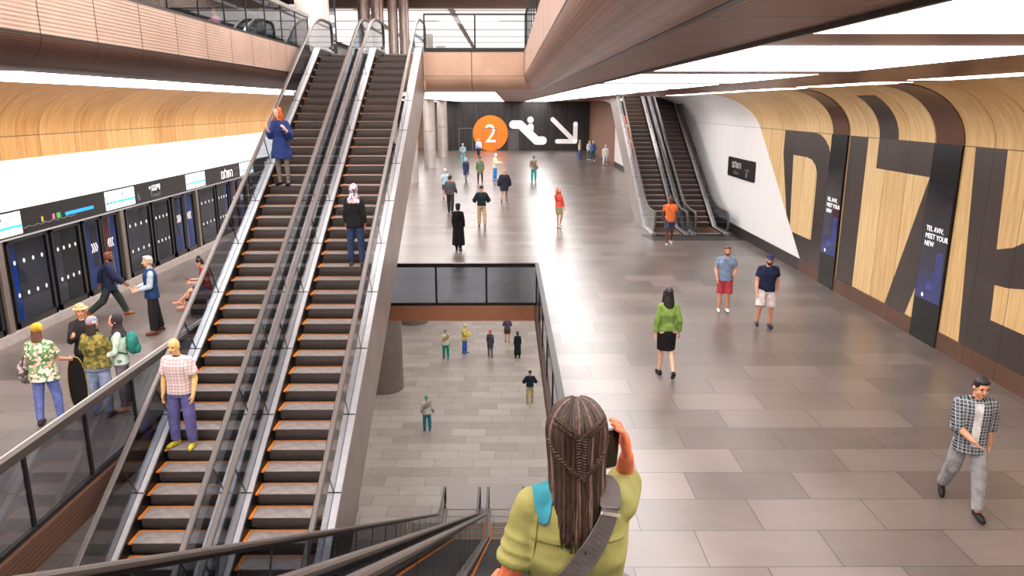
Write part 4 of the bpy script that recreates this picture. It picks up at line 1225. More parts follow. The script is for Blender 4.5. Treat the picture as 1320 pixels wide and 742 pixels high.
    if shoes is not None:
        for k in 'LR':
            mb = MB()
            rnd_cone(mb, J['heel' + k] + Vector((0, 0, 0.008)), J['ball' + k] + Vector((0, 0, 0.008)), .041, .044)
            rnd_cone(mb, J['ball' + k] + Vector((0, 0, 0.004)), J['toe' + k], .044, .034)
            rnd_cone(mb, J['ank' + k] + Vector((0, 0, -0.005)), J['heel' + k], .045, .04, cap0=False)
            fluid(B.fix(mb), 'shoe', shoes if not isinstance(shoes, tuple) else cloth(shoes, 0.5), o, min(vox, 0.011), 2, 0.4)
    if hair:
        st, hm = hair[0], hair[1]; mb = MB(); H = B.Hp
        nm = 'hair'
        if st in ('short', 'long', 'bun', 'bob'):
            ellip(mb, H(0, 0.020, 0.042), (0.084, 0.098, 0.096), B.hrot)
            ellip(mb, H(0, 0.055, -0.01), (0.075, 0.06, 0.075), B.hrot)
        if st == 'short':
            ellip(mb, H(0, -0.035, 0.098), (0.066, 0.055, 0.036), B.hrot, 10)
        if st == 'long':
            rows = []
            for t, (w, dp, yy) in enumerate(((0.085, 0.07, 0.03), (0.098, 0.06, 0.055), (0.105, 0.055, 0.07), (0.10, 0.05, 0.085), (0.07, 0.03, 0.085))):
                z = 0.02 - 0.09 * t
                rows.append([H(w * math.cos(2 * PI * q / 14), yy + dp * math.sin(2 * PI * q / 14), z) for q in range(14)])
            mb.rings(rows)
            for sx in (-1, 1): rnd_cone(mb, H(sx * 0.07, -0.02, 0.03), H(sx * 0.09, -0.02, -0.18), .028, .03)
        if st == 'bob':
            rows = []
            for z, w, dp in ((0.05, .088, .075), (-0.05, .096, .075), (-0.12, .09, .07)):
                rows.append([H(w * math.cos(2 * PI * q / 14), 0.03 + dp * math.sin(2 * PI * q / 14), z) for q in range(14)])
            mb.rings(rows)
        if st == 'bun':
            ellip(mb, H(0, 0.06, 0.145), (0.05, 0.05, 0.045), B.hrot)
        if st == 'hijab':
            nm = 'headscarf'
            ellip(mb, H(0, 0.025, 0.025), (0.092, 0.104, 0.112), B.hrot)
            rows = []
            for z, w, dp in ((1.60, .075, .075), (1.52, .085, .085), (1.46, .13, .105), (1.40, .165, .12), (1.36, .17, .125)):
                rows.append([B.U((w * math.cos(2 * PI * q / 16), 0.012 + dp * math.sin(2 * PI * q / 16), z)) for q in range(16)])
            mb.rings(rows)
        if st == 'beanie':
            nm = 'knitted_hat'; ellip(mb, H(0, 0.014, 0.06), (0.09, 0.106, 0.088), B.hrot)
        if st == 'cap':
            nm = 'cap'; ellip(mb, H(0, 0.008, 0.062), (0.086, 0.104, 0.074), B.hrot); ellip(mb, H(0, -0.11, 0.055), (0.066, 0.06, 0.012), B.hrot, 12)
        if st == 'hat':
            nm = 'hat'; ellip(mb, H(0, 0.0, 0.085), (0.085, 0.10, 0.07), B.hrot); ellip(mb, H(0, 0.0, 0.06), (0.135, 0.15, 0.014), B.hrot, 16)
        if st == 'turban':
            nm = 'head_covering'; ellip(mb, H(0, 0.012, 0.06), (0.098, 0.112, 0.085), B.hrot); ellip(mb, H(0, 0.03, -0.03), (0.09, 0.085, 0.10), B.hrot)
        fluid(B.fix(mb), nm, hm, o, min(vox, 0.011), 2, 0.4)
        if len(hair) > 2:       # hair hanging out under a hat
            mb = MB(); rows = []
            for t, (w, dp, yy) in enumerate(((0.08, 0.06, 0.04), (0.088, 0.05, 0.06), (0.085, 0.045, 0.075), (0.06, 0.03, 0.085))):
                z = 0.03 - 0.09 * t
                rows.append([H(w * math.cos(2 * PI * q / 14), yy + dp * math.sin(2 * PI * q / 14), z) for q in range(14)])
            mb.rings(rows); fluid(B.fix(mb), 'hair', hair[2], o, min(vox, 0.011), 2, 0.4)
    if face:
        H = B.Hp; dark = cloth((30, 22, 20), 0.4)
        for sx in (-1, 1):
            mb = MB(); ellip(mb, H(sx * 0.033, -0.080, 0.012), (0.0135, 0.008, 0.0065), B.hrot, 8); B.fix(mb).build('eye', dark, o, 'all')
            mb = MB(); ellip(mb, H(sx * 0.034, -0.086, 0.036), (0.021, 0.007, 0.0048), B.hrot, 8); B.fix(mb).build('eyebrow', face[0], o, 'all')
        mb = MB(); ellip(mb, H(0, -0.0885, -0.058), (0.023, 0.008, 0.0065), B.hrot, 8); B.fix(mb).build('mouth', cloth((158, 84, 76), 0.5), o, 'all')
        if len(face) > 1:
            mb = MB(); ellip(mb, H(0, -0.030, -0.068), (0.060, 0.062, 0.052), B.hrot, 12); ellip(mb, H(0, -0.058, -0.098), (0.034, 0.032, 0.026), B.hrot, 10)
            for sx in (-1, 1): rnd_cone(mb, H(sx * 0.064, -0.005, 0.0), H(sx * 0.056, -0.03, -0.06), .016, .018, 8)
            for sx in (-1, 1): rnd_cone(mb, H(0, -0.093, -0.044), H(sx * 0.026, -0.084, -0.052), .006, .006, 6)
            fluid(B.fix(mb), 'beard', face[1], o, 0.008, 1, 0.4)
    return o, B

def wpt(o, B, p):
    """a point given in body coordinates, in the world"""
    m = Matrix.Translation(o.location) @ o.rotation_euler.to_matrix().to_4x4()
    return m @ B.W(p)

HB = m_hair('dark_brown_hair', (26, 18, 14), (58, 42, 34)); HBL = m_hair('blond_hair', (150, 112, 62), (210, 176, 112)); HBK = m_hair('black_hair', (12, 11, 11), (34, 30, 30))
HR = m_hair('red_hair', (150, 52, 16), (214, 98, 36)); HG = m_hair('grey_hair', (150, 140, 126), (206, 196, 178)); HBR = m_hair('brown_hair', (74, 44, 30), (120, 80, 56))
C = cloth
# --- concourse, nearest first
person('woman in a green jacket and short black skirt walking away across the concourse', (2.98, 13.3, 0), 183, 1.72, 'f', (222, 170, 146), legs=dict(L=(8, 0, 4), R=(-10, -2, 30)), arms=dict(L=(-6, 12, 8), R=(-10, 14, 24)), vox=0.01,
       top=dict(mat=C((118, 146, 70)), sleeve=0.97, hem=0.93, inf=0.016), bottom=dict(kind='skirt', mat=C((16, 15, 16)), hem=0.55), shoes=(24, 20, 20), hair=('long', HBK))
person('dark-haired man in an open plaid shirt and grey jeans walking near the wooden wall', (5.78, 8.52, 0), -14, 1.79, 'm', (214, 156, 124), legs=dict(L=(20, 2, 6), R=(-14, 3, 20)), arms=dict(L=(-6, 8, 12), R=(20, 4, 42, 34)), head=(10, 12), vox=0.008, fine=True,
       top=dict(mat=m_plaid('grey_plaid', (36, 38, 44), (190, 194, 200), (104, 108, 116), 0.04), sleeve=0.62, hem=0.80, inf=0.024, loose=0.016, collar=C((44, 46, 52)), under=C((216, 214, 214))), bottom=dict(kind='pants', mat=C((150, 148, 150)), wide=0.014), shoes=(26, 24, 24), hair=('short', HBK), face=(HBK,))
person('man in an orange T-shirt in front of the escalators by the white wall', (5.92, 26.9, 0), -4, 1.78, 'm', (104, 58, 42), legs=dict(L=(-8, 2, 18), R=(16, 2, 4)), arms=dict(L=(4, 10, 14), R=(-8, 12, 16)), vox=0.012,
       top=dict(mat=C((255, 122, 62)), sleeve=0.34, hem=0.84, inf=0.014), bottom=dict(kind='shorts', mat=C((66, 72, 96)), len=0.86), shoes=(196, 190, 196), face=(HBK,))
person('bearded man in a light blue T-shirt and red shorts running over the concourse', (5.36, 17.8, 0), -8, 1.68, 'm', (222, 160, 130), legs=dict(L=(10, 1, 26), R=(4, 2, 14)), arms=dict(L=(-4, 16, 84, 30), R=(-6, 14, 46, 20)), lean=6, vox=0.010, fine=True,
       top=dict(mat=C((128, 150, 176)), sleeve=0.36, hem=0.84, inf=0.018), bottom=dict(kind='shorts', mat=C((178, 62, 74)), len=0.98), shoes=(236, 234, 232), hair=('short', HBR), face=(HBR, HBR))
person('man in a dark navy T-shirt, cap and pale shorts jogging beside the wooden wall', (5.93, 16.5, 0), -6, 1.74, 'm', (222, 158, 130), legs=dict(L=(4, 6, 10), R=(24, 8, 42)), arms=dict(L=(-12, 14, 22), R=(8, 12, 30)), lean=8, vox=0.010, girth=1.12, fine=True,
       top=dict(mat=C((34, 42, 72)), sleeve=0.38, hem=0.86, inf=0.018), bottom=dict(kind='shorts', mat=C((226, 212, 208)), len=1.0, inf=0.022), shoes=(36, 44, 76), hair=('cap', C((52, 56, 92))), face=(HB, HB))
person('figure in a long black robe and head covering walking away beside the long escalator', (-1.76, 25.9, 0), 168, 1.66, 'f', (190, 140, 116), legs=dict(L=(8, 2, 2), R=(-8, 2, 6)), arms=dict(L=(0, 7, 10), R=(4, 7, 14)), vox=0.014,
       top=dict(mat=C((14, 13, 14)), name='robe', sleeve=0.98, hem=0.22, flare=0.04, inf=0.03), bottom=dict(kind='pants', mat=C((26, 24, 26))), shoes=(22, 20, 22), hair=('turban', C((44, 42, 54))))
person('man in a dark green jacket with pale shoulders and beige trousers, seen from behind', (-1.12, 31.2, 0), 184, 1.72, 'm', (190, 140, 112), legs=dict(L=(6, 2, 2), R=(-6, 4, 4)), arms=dict(L=(10, 26, 62, 30), R=(10, 26, 62, 30)), vox=0.014,
       top=dict(mat=C((28, 42, 46)), name='jacket', sleeve=0.97, hem=0.92, inf=0.035, loose=0.02), bottom=dict(kind='pants', mat=C((196, 168, 134))), shoes=(150, 110, 80), hair=('cap', C((34, 32, 36))))
person('blond person in a bulky dark coat walking away towards the black wall', (-0.2, 39.3, 0), 176, 1.74, 'm', (206, 160, 136), legs=WALKR, arms=dict(L=(-6, 14, 20), R=(8, 14, 24)), vox=0.015,
       top=dict(mat=C((44, 42, 56)), name='coat', sleeve=0.98, hem=0.66, inf=0.06, loose=0.03), bottom=dict(kind='pants', mat=C((178, 150, 132)), wide=0.0), shoes=(120, 90, 76), hair=('short', HBL))
person('woman in a red top and olive skirt with a hand at her head', (2.14, 31.1, 0), 22, 1.64, 'f', (226, 160, 126), legs=dict(L=(18, 0, 40), R=(12, 0, 12)), arms=dict(L=(-4, 14, 16), R=(60, 18, 105, 10)), lean=-8, vox=0.013,
       top=dict(mat=C((222, 84, 70)), sleeve=0.95, hem=0.92, inf=0.012), bottom=dict(kind='skirt', mat=C((142, 134, 96)), hem=0.60), shoes=(214, 190, 176), hair=('long', HR))
person('man in a dark grey jacket and black trousers standing behind the pale blue figure', (-2.76, 35.4, 0), 165, 1.78, 'm', (196, 140, 116), legs=dict(L=(10, 3, 4), R=(-8, 4, 6)), arms=dict(L=(0, 8, 12), R=(12, 10, 34)), head=(-40, 0), vox=0.015,
       top=dict(mat=C((86, 82, 86)), name='jacket', sleeve=0.97, hem=0.86, inf=0.03), bottom=dict(kind='pants', mat=C((54, 52, 54))), shoes=(40, 38, 38), hair=('short', HBK))
person('person in a pale blue top, white cap and dark blue shorts facing this way', (-3.45, 40.9, 0), 10, 1.62, 'f', (226, 160, 126), legs=STAND, arms=dict(L=(0, 10, 20), R=(20, 22, 60, 0)), vox=0.015,
       top=dict(mat=C((178, 212, 226)), sleeve=0.5, hem=0.84, inf=0.02), bottom=dict(kind='shorts', mat=C((64, 72, 104)), len=0.9), shoes=(60, 60, 70), hair=('beanie', C((232, 232, 236))))
person('person in a navy knee-length coat walking on the far concourse', (-2.83, 50.3, 0), 170, 1.62, 'f', (220, 170, 150), legs=WALK, arms=dict(L=(4, 6, 10), R=(-4, 6, 10)), vox=0.016,
       top=dict(mat=C((58, 58, 92)), name='coat', sleeve=0.98, hem=0.52, inf=0.03), bottom=dict(kind='pants', mat=C((150, 140, 140)), wide=0), shoes=(70, 60, 60), hair=('short', m_hair('pale_pink_hair', (200, 160, 140), (236, 206, 190))))
person('person in an olive green hooded coat and dark leggings with a green cap', (-1.85, 49.3, 0), 182, 1.74, 'f', (200, 160, 140), legs=dict(L=(6, 5, 4), R=(-8, 6, 8)), arms=dict(L=(0, 10, 14), R=(0, 12, 14)), vox=0.016,
       top=dict(mat=C((112, 128, 92)), name='coat', sleeve=0.98, hem=0.66, inf=0.04, hood=True), bottom=dict(kind='pants', mat=C((58, 46, 46)), wide=0), shoes=(50, 40, 40), hair=('beanie', C((64, 104, 84))))
person('person in a cream top and bright blue trousers reading a phone before the orange disc', (-0.9, 51.4, 0), 70, 1.80, 'm', (244, 226, 200), legs=STAND, arms=dict(L=(26, 6, 66, 10), R=(30, 6, 62, 10)), head=(0, 15), vox=0.016,
       top=dict(mat=C((248, 240, 204)), sleeve=0.96, hem=0.80, inf=0.03), bottom=dict(kind='pants', mat=C((62, 148, 220))), shoes=(120, 170, 220), hair=('beanie', C((250, 246, 234))))
person('person in a pale teal jumper and turquoise trousers standing near the metal columns', (-3.92, 65.3, 0), 0, 1.80, 'm', (214, 200, 190), legs=STAND, arms=dict(L=(14, 8, 70, 34), R=(14, 8, 70, 34)), vox=0.018,
       top=dict(mat=C((150, 178, 182)), sleeve=0.97, hem=0.84, inf=0.025), bottom=dict(kind='pants', mat=C((120, 206, 214))), shoes=(120, 200, 206), hair=('beanie', C((170, 176, 170))))
person('person in a white top with a blue sleeve walking in front of the orange disc', (-2.95, 75.2, 0), -8, 1.80, 'm', (236, 200, 180), legs=WALK, arms=dict(L=(0, 14, 20), R=(0, 12, 14)), vox=0.018,
       top=dict(mat=m_blotch('blue_white_top', ((240, 236, 246), (120, 160, 220), (246, 240, 240), (232, 222, 238)), 3.0), sleeve=0.97, hem=0.84, inf=0.03), bottom=dict(kind='pants', mat=C((70, 56, 62))), shoes=(60, 50, 56), hair=('short', m_hair('white_hair', (210, 205, 200), (246, 240, 236))))
person('person in teal trousers and a grey and tan jumper standing alone mid-concourse, back turned', (1.73, 50.3, 0), 178, 1.70, 'm', (140, 150, 140), legs=STAND, arms=dict(L=(10, 12, 40, 20), R=(4, 12, 20)), vox=0.016,
       top=dict(mat=m_blotch('tan_grey_top', ((190, 186, 180), (128, 108, 84), (170, 166, 160), (120, 102, 82)), 4.0), sleeve=0.97, hem=0.84, inf=0.025), bottom=dict(kind='pants', mat=C((52, 162, 162))), shoes=(90, 140, 140), hair=('beanie', C((70, 112, 112))))
person('person in a pale yellow top and blue jeans standing below the white arrow', (6.86, 72.0, 0), 80, 1.82, 'm', (220, 200, 180), legs=STAND, arms=ARMS, vox=0.018,
       top=dict(mat=C((226, 222, 190)), sleeve=0.97, hem=0.84, inf=0.02), bottom=dict(kind='pants', mat=C((74, 128, 200))), shoes=(80, 100, 160), hair=('short', m_hair('pale_hair', (150, 150, 140), (210, 206, 196))))
person('person in a blue denim jacket by the end of the far black wall', (7.9, 69.9, 0), 5, 1.80, 'm', (236, 214, 200), legs=STAND, arms=ARMS, vox=0.018,
       top=dict(mat=C((78, 116, 176)), name='jacket', sleeve=0.97, hem=0.86, inf=0.025), bottom=dict(kind='pants', mat=C((60, 92, 96))), shoes=(230, 226, 226), hair=('short', m_hair('pale_hair_2', (190, 185, 170), (236, 230, 220))))
person('person in white half hidden behind the one in a blue denim jacket', (7.66, 71.0, 0), 30, 1.78, 'm', (240, 220, 208), legs=STAND, arms=ARMS, vox=0.018,
       top=dict(mat=C((244, 236, 222)), sleeve=0.97, hem=0.84, inf=0.03), bottom=dict(kind='pants', mat=C((96, 122, 122))), shoes=(230, 226, 226), hair=('short', HG))
person('person dressed all in white walking by the brown recess beyond the escalators', (8.33, 64.3, 0), -12, 1.76, 'm', (240, 224, 216), legs=WALKR, arms=AWALK, vox=0.018,
       top=dict(mat=C((242, 232, 228)), sleeve=0.97, hem=0.84, inf=0.02), bottom=dict(kind='pants', mat=C((238, 228, 226)), wide=0.004), shoes=(230, 224, 224), hair=('short', m_hair('white_hair_2', (214, 206, 200), (246, 240, 236))))
# --- lower hall
person('person in a teal cap and blue jeans standing alone in the lower hall', (-3.7, 31.3, ZL), 195, 1.70, 'm', (170, 150, 130), legs=STAND, arms=dict(L=(6, 10, 20), R=(-4, 18, 10)), vox=0.015,
       top=dict(mat=m_blotch('grey_tan_top', ((206, 204, 200), (150, 140, 122), (196, 192, 188), (206, 204, 200)), 4.0), sleeve=0.97, hem=0.84, inf=0.025), bottom=dict(kind='pants', mat=C((48, 122, 146))), shoes=(60, 120, 140), hair=('beanie', C((96, 180, 164))))
person('man in a black jacket and khaki trousers in the lower hall, back turned', (1.07, 34.5, ZL), 184, 1.70, 'm', (190, 150, 120), legs=dict(L=(-4, 4, 4), R=(6, 4, 4)), arms=dict(L=(10, 26, 62, 30), R=(10, 26, 62, 30)), vox=0.015,
       top=dict(mat=C((30, 38, 56)), name='jacket', sleeve=0.97, hem=0.92, inf=0.035, loose=0.02), bottom=dict(kind='pants', mat=C((186, 168, 128))), shoes=(170, 150, 120), hair=('cap', C((44, 44, 56))))
person('person in a cream top and green trousers in the lower hall', (-3.65, 41.2, ZL), 190, 1.78, 'm', (190, 170, 150), legs=STAND, arms=dict(L=(0, 10, 16), R=(2, 10, 20)), vox=0.016,
       top=dict(mat=m_blotch('cream_tan_top', ((226, 220, 200), (170, 150, 110), (226, 220, 204), (216, 210, 196)), 4.0), sleeve=0.97, hem=0.84, inf=0.025), bottom=dict(kind='pants', mat=C((44, 150, 128))), shoes=(60, 150, 130), hair=('beanie', C((140, 170, 150))))
person('person in a yellow top and blue jeans holding a phone in the lower hall', (-2.61, 42.2, ZL), 70, 1.80, 'm', (230, 200, 170), legs=STAND, arms=dict(L=(26, 6, 66, 10), R=(30, 6, 62, 10)), head=(0, 15), vox=0.016,
       top=dict(mat=C((226, 208, 104)), sleeve=0.96, hem=0.80, inf=0.03), bottom=dict(kind='pants', mat=C((64, 108, 196))), shoes=(80, 110, 180), hair=('short', m_hair('pale_blond', (200, 190, 150), (236, 226, 190))))
person('person with a salmon-pink headscarf and grey coat in the lower hall', (-1.06, 41.5, ZL), 160, 1.66, 'f', (226, 160, 140), legs=STAND, arms=ARMS, vox=0.016,
       top=dict(mat=C((78, 74, 92)), name='coat', sleeve=0.97, hem=0.6, inf=0.025), bottom=dict(kind='pants', mat=C((130, 118, 126))), shoes=(140, 126, 130), hair=('turban', C((240, 124, 96))))
person('person in a dark green robe in the lower hall, beside the floor opening edge', (0.54, 41.3, ZL), 190, 1.60, 'f', (120, 100, 90), legs=STAND, arms=ARMS, vox=0.016,
       top=dict(mat=C((22, 40, 36)), name='robe', sleeve=0.98, hem=0.24, flare=0.03, inf=0.03), bottom=dict(kind='pants', mat=C((26, 34, 32))), shoes=(24, 30, 30), hair=('turban', C((60, 82, 76))))
person('person in a purple-grey jacket and brown skirt in the lower hall', (-0.06, 44.4, ZL), 180, 1.70, 'f', (214, 160, 140), legs=STAND, arms=dict(L=(10, 20, 50, 20), R=(10, 20, 50, 20)), vox=0.016,
       top=dict(mat=C((92, 86, 108)), name='jacket', sleeve=0.97, hem=0.86, inf=0.035), bottom=dict(kind='skirt', mat=C((96, 56, 44)), hem=0.56, flare=0.03), shoes=(150, 100, 90), hair=('short', HB))
# --- platform
person('bald bearded man in a navy jacket striding along the platform doors', (-9.62, 17.4, 0), 118, 1.66, 'm', (150, 88, 62), legs=dict(L=(26, 2, 6), R=(-24, 2, 28)), arms=dict(L=(-30, 12, 20), R=(30, 10, 22)), lean=4, vox=0.010, fine=True,
       top=dict(mat=C((36, 40, 66)), name='jacket', sleeve=0.98, hem=0.80, inf=0.034, loose=0.02), bottom=dict(kind='pants', mat=C((48, 56, 52)), wide=0.02), shoes=(150, 84, 36), face=(HBK, HBK), hair=('short', m_hair('cropped_hair', (90, 48, 32), (120, 66, 46))))
person('grey-haired man in a blue vest over a pale shirt standing on the platform', (-7.97, 16.1, 0), -62, 1.76, 'm', (226, 178, 148), legs=dict(L=(4, 3, 2), R=(-6, 4, 4)), arms=dict(L=(8, 6, 66, 14), R=(8, 6, 66, 14)), vox=0.010, girth=1.08, fine=True,
       top=dict(mat=C((36, 62, 104)), name='vest', sleeve=0.0, hem=0.82, inf=0.022, collar=C((190, 204, 214))), bottom=dict(kind='pants', mat=C((36, 32, 34)), wide=0.022), shoes=(104, 58, 34), hair=('short', HG), face=(HG,))
def sleeves(o, B, mat, sl=0.97, inf=0.016, vox=0.010, name='sleeve'):
    sr, er, wr = ((.046, .036, .025) if B.sex == 'f' else (.056, .044, .030)); J = B.J
    for k in 'LR':
        mb = MB(); ellip(mb, J['sh' + k], (sr + inf * 0.8,) * 3)
        rnd_cone(mb, J['sh' + k], J['elb' + k], sr + inf, er + inf + 0.006)
        rnd_cone(mb, J['elb' + k], J['elb' + k].lerp(J['wr' + k], 0.94), er + inf + 0.006, wr + inf, cap1=False)
        fluid(B.fix(mb), name, mat, o, vox, 2, 0.4)
o_vest = [o for o in bpy.data.objects if o.get('label', '').startswith('grey-haired man in a blue vest')][0]
sleeves(o_vest, Body(1.76, 'm', dict(L=(4, 3, 2), R=(-6, 4, 4)), dict(L=(8, 6, 66, 14), R=(8, 6, 66, 14)), girth=1.08), C((186, 202, 212)), inf=0.014)
fl = m_blotch('floral_print', ((96, 140, 84), (226, 214, 196), (120, 160, 96), (222, 160, 140), (236, 226, 206), (84, 124, 76)), 26.0)
cm = m_blotch('camouflage_print', ((96, 96, 40), (126, 112, 44), (74, 78, 34), (150, 126, 60)), 20.0)
st_ = m_blotch('striped_knit', ((170, 150, 150), (200, 120, 110), (120, 130, 150), (210, 196, 190)), 16.0)
jean = C((104, 116, 176)); jean2 = C((134, 146, 172))
person('woman with a yellow cap and floral blouse standing with her back turned on the platform', (-7.42, 11.2, 0), 188, 1.66, 'f', (206, 150, 124), legs=dict(L=(-4, 4, 4), R=(8, 6, 10)), arms=dict(L=(8, 14, 40, 10), R=(12, 18, 56, 4)), vox=0.010, girth=1.15, fine=True,
       top=dict(mat=fl, name='blouse', sleeve=0.42, hem=0.80, flare=0.02, inf=0.03, loose=0.03), bottom=dict(kind='pants', mat=jean, wide=0.006), shoes=(48, 36, 40), hair=('beanie', C((206, 160, 52)), HBR))
person('woman with a striped knitted hat and camouflage top in pale jeans, beside the glass balustrade', (-6.72, 11.5, 0), 176, 1.68, 'f', (206, 150, 124), legs=dict(L=(2, 5, 2), R=(-2, 5, 2)), arms=dict(L=(10, 16, 50, 10), R=(18, 14, 62, 20)), vox=0.010, girth=1.18, fine=True,
       top=dict(mat=cm, name='shirt', sleeve=0.46, hem=0.90, inf=0.028, loose=0.03), bottom=dict(kind='pants', mat=jean2, wide=0.02), shoes=(110, 100, 100), hair=('beanie', st_, HB))
person('blonde woman in a dark jacket facing this way behind the striped-hat woman', (-7.35, 12.3, 0), 30, 1.68, 'f', (224, 164, 132), legs=STAND, arms=dict(L=(16, 10, 96, 20), R=(20, 12, 100, 20)), vox=0.010, fine=True,
       top=dict(mat=C((44, 38, 40)), name='jacket', sleeve=0.96, hem=0.84, inf=0.022), bottom=dict(kind='pants', mat=C((52, 44, 44))), shoes=(40, 36, 36), hair=('hat', m_blotch('straw_hat', ((196, 160, 110), (170, 130, 84), (212, 180, 130)), 40), HBL), face=(HBL,))
og, Bg = person('woman with dark hair in a pale green top carrying a teal backpack, near the escalator', (-6.46, 11.75, 0), -70, 1.66, 'f', (220, 150, 126), legs=STAND, arms=dict(L=(14, 8, 60, 14), R=(16, 10, 64, 14)), vox=0.010, fine=True,
       top=dict(mat=C((196, 216, 196)), name='top', sleeve=0.94, hem=0.88, inf=0.016), bottom=dict(kind='pants', mat=C((122, 108, 116)), wide=0.004), shoes=(180, 130, 100), hair=('hijab', C((58, 48, 54))))
mb = MB(); ellip(mb, Bg.U((0, 0.21, 1.22)), (0.145, 0.105, 0.21)); ellip(mb, Bg.U((0, 0.28, 1.12)), (0.10, 0.06, 0.10))
bp = empty('backpack', og.location, og.rotation_euler.z, 'teal backpack on the woman in the pale green top', 'backpack')
fluid(Bg.fix(mb), 'bag_body', C((44, 124, 112)), bp, 0.010, 2)
mb = MB()
for sx in (-1, 1):
    mb.tube([Bg.U(p) for p in ((sx * 0.09, 0.13, 1.38), (sx * 0.10, 0.03, 1.475), (sx * 0.11, -0.10, 1.40), (sx * 0.13, -0.13, 1.26), (sx * 0.155, -0.02, 1.12), (sx * 0.13, 0.13, 1.06))], 0.014, 8)
Bg.fix(mb).build('shoulder_strap', C((30, 74, 70)), bp, True)
# shoulder bag of the woman with the yellow cap
bg_ = empty('shoulder_bag', (-7.72, 11.22, 0), 0, 'grey patterned shoulder bag hanging beside the floral blouse', 'bag')
mb = MB(); ellip(mb, (0, 0.0, 0.90), (0.09, 0.17, 0.17)); ellip(mb, (0.0, 0.02, 0.76), (0.07, 0.13, 0.10)); fluid(mb, 'bag_body', m_blotch('bag_print', ((120, 108, 104), (170, 158, 152), (90, 80, 80), (200, 190, 186)), 22), bg_, 0.012, 2)
mb = MB(); mb.tube([(0.02, -0.10, 1.0), (0.10, -0.10, 1.22), (0.17, -0.04, 1.40), (0.18, 0.03, 1.42), (0.12, 0.1, 1.25), (0.02, 0.10, 1.0)], 0.012, 8); mb.build('strap', C((96, 72, 60)), bg_, True)
# seated woman on the bench
os_, Bs = person('woman in red with a hair bun sitting on the platform bench looking at a phone', (-7.62, 18.25, 0.45), -72, 1.66, 'f', (226, 160, 132), legs=dict(L=(84, 4, 60, 0), R=(80, 6, 34, 4)), arms=dict(L=(20, 8, 72, 14), R=(26, 8, 70, 14)), lean=6, head=(0, 18), vox=0.011, fine=True, ground=-0.84,
       top=dict(mat=C((150, 34, 40)), sleeve=0.5, hem=0.90, inf=0.016), bottom=dict(kind='shorts', mat=C((44, 54, 92)), len=0.8), shoes=(226, 150, 124), hair=('bun', HBK))
# --- on the long escalators
def step_z(y): return math.floor((0.71 + SL * (y - 12.12) - ZL) / RISE + 0.02) * RISE + ZL
person('bald man in a checked short-sleeved shirt and violet-blue jeans riding the long escalator', (-5.05, 10.72, step_z(10.72)), -4, 1.76, 'm', (222, 178, 116), legs=dict(L=(2, 3, 3), R=(0, 8, 3, 0, 20)), arms=dict(L=(0, 16, 26, 16), R=(-2, 14, 20, 14)), head=(-6, 4), vox=0.008, fine=True, girth=1.06,
       top=dict(mat=m_plaid('pink_plaid', (226, 212, 206), (178, 96, 110), (196, 184, 182), 0.05), sleeve=0.44, hem=0.90, inf=0.02, loose=0.016, collar=C((90, 84, 88))), bottom=dict(kind='pants', mat=C((104, 98, 152)), wide=0.014), shoes=(206, 186, 60), face=(C((150, 120, 80)),))
person('red-haired woman in a blue coat with a yellow scarf riding down the long escalator', (-5.0, 16.62, step_z(16.62)), -8, 1.68, 'f', (232, 176, 150), legs=dict(L=(2, 4, 2), R=(-2, 3, 3)), arms=dict(L=(6, 20, 122, 26), R=(10, 14, 120, 20)), head=(-14, 6), vox=0.010, fine=True,
       top=dict(mat=C((34, 52, 104)), name='coat', sleeve=0.86, hem=0.62, flare=0.05, inf=0.03, loose=0.02, collar=C((206, 164, 36))), bottom=dict(kind='pants', mat=C((128, 116, 110)), wide=0.0, inf=0.006), shoes=(34, 28, 44), hair=('long', HR), face=(HR,))
person('woman in a patterned headscarf, black top and jeans going up the long escalator', (-2.98, 14.32, step_z(14.32)), 178, 1.60, 'f', (196, 120, 84), legs=dict(L=(1, 4, 2), R=(-1, 4, 2)), arms=dict(L=(-2, 9, 12), R=(-2, 9, 12)), vox=0.010, fine=True,
       top=dict(mat=C((26, 25, 26)), sleeve=0.9, hem=0.84, flare=0.01, inf=0.022), bottom=dict(kind='pants', mat=C((48, 66, 100)), wide=0.006), shoes=(84, 62, 54), hair=('hijab', m_blotch('scarf_print', ((206, 190, 196), (84, 76, 96), (226, 150, 160), (120, 112, 136), (226, 216, 220)), 30)))
# --- upper level
person('man in a pink shirt standing behind the upper level glass above the bronze bulkhead', (-10.2, 27.4, ZU), -40, 1.80, 'm', (190, 116, 92), legs=STAND, arms=dict(L=(10, 14, 110, 10), R=(6, 10, 40, 10)), vox=0.014,
       top=dict(mat=C((206, 140, 170)), sleeve=0.95, hem=0.86, inf=0.02), bottom=dict(kind='pants', mat=C((60, 60, 76))), hair=('short', HB))
# ------------------------------------------------------------------ the woman on the phone, nearest the camera
def step_zf(y): return (math.floor((YF0 - y) * SL / RISE - 0.58 + 0.001) + 0.58) * RISE + ZL
WX, WY = 0.232, 2.30
wz = step_zf(WY)
ow = empty('person', (WX, WY, wz), R(181), 'woman with long braided brown hair in an olive shirt, on the phone, back turned', 'person')
BW = Body(1.79, 'f', dict(L=(4, 3, 4), R=(-4, 3, 4)), dict(L=(-8, 17, 62, 6), R=(40, 20, 120, 10)), head=(2, 4), girth=1.04)
J = BW.J
J['elbR'] = Vector((-0.205, -0.245, 1.365)); J['wrR'] = Vector((-0.176, -0.055, 1.545)); J['hdR'] = Vector((0.12, 0.10, 1)).normalized()
mb = MB(); BW.build_body(mb, True, True, 1.5); fluid(BW.fix(mb), 'body', skin((216, 112, 74)), ow, 0.0055, 3, 0.45)
k = NT('olive_shirt')
n_ = k.noise(k.mapping(scale=(3, 3, 7)), 1.2, 2, 0.5); n2_ = k.noise(k.mapping(scale=(60, 60, 60)), 3.0, 2)
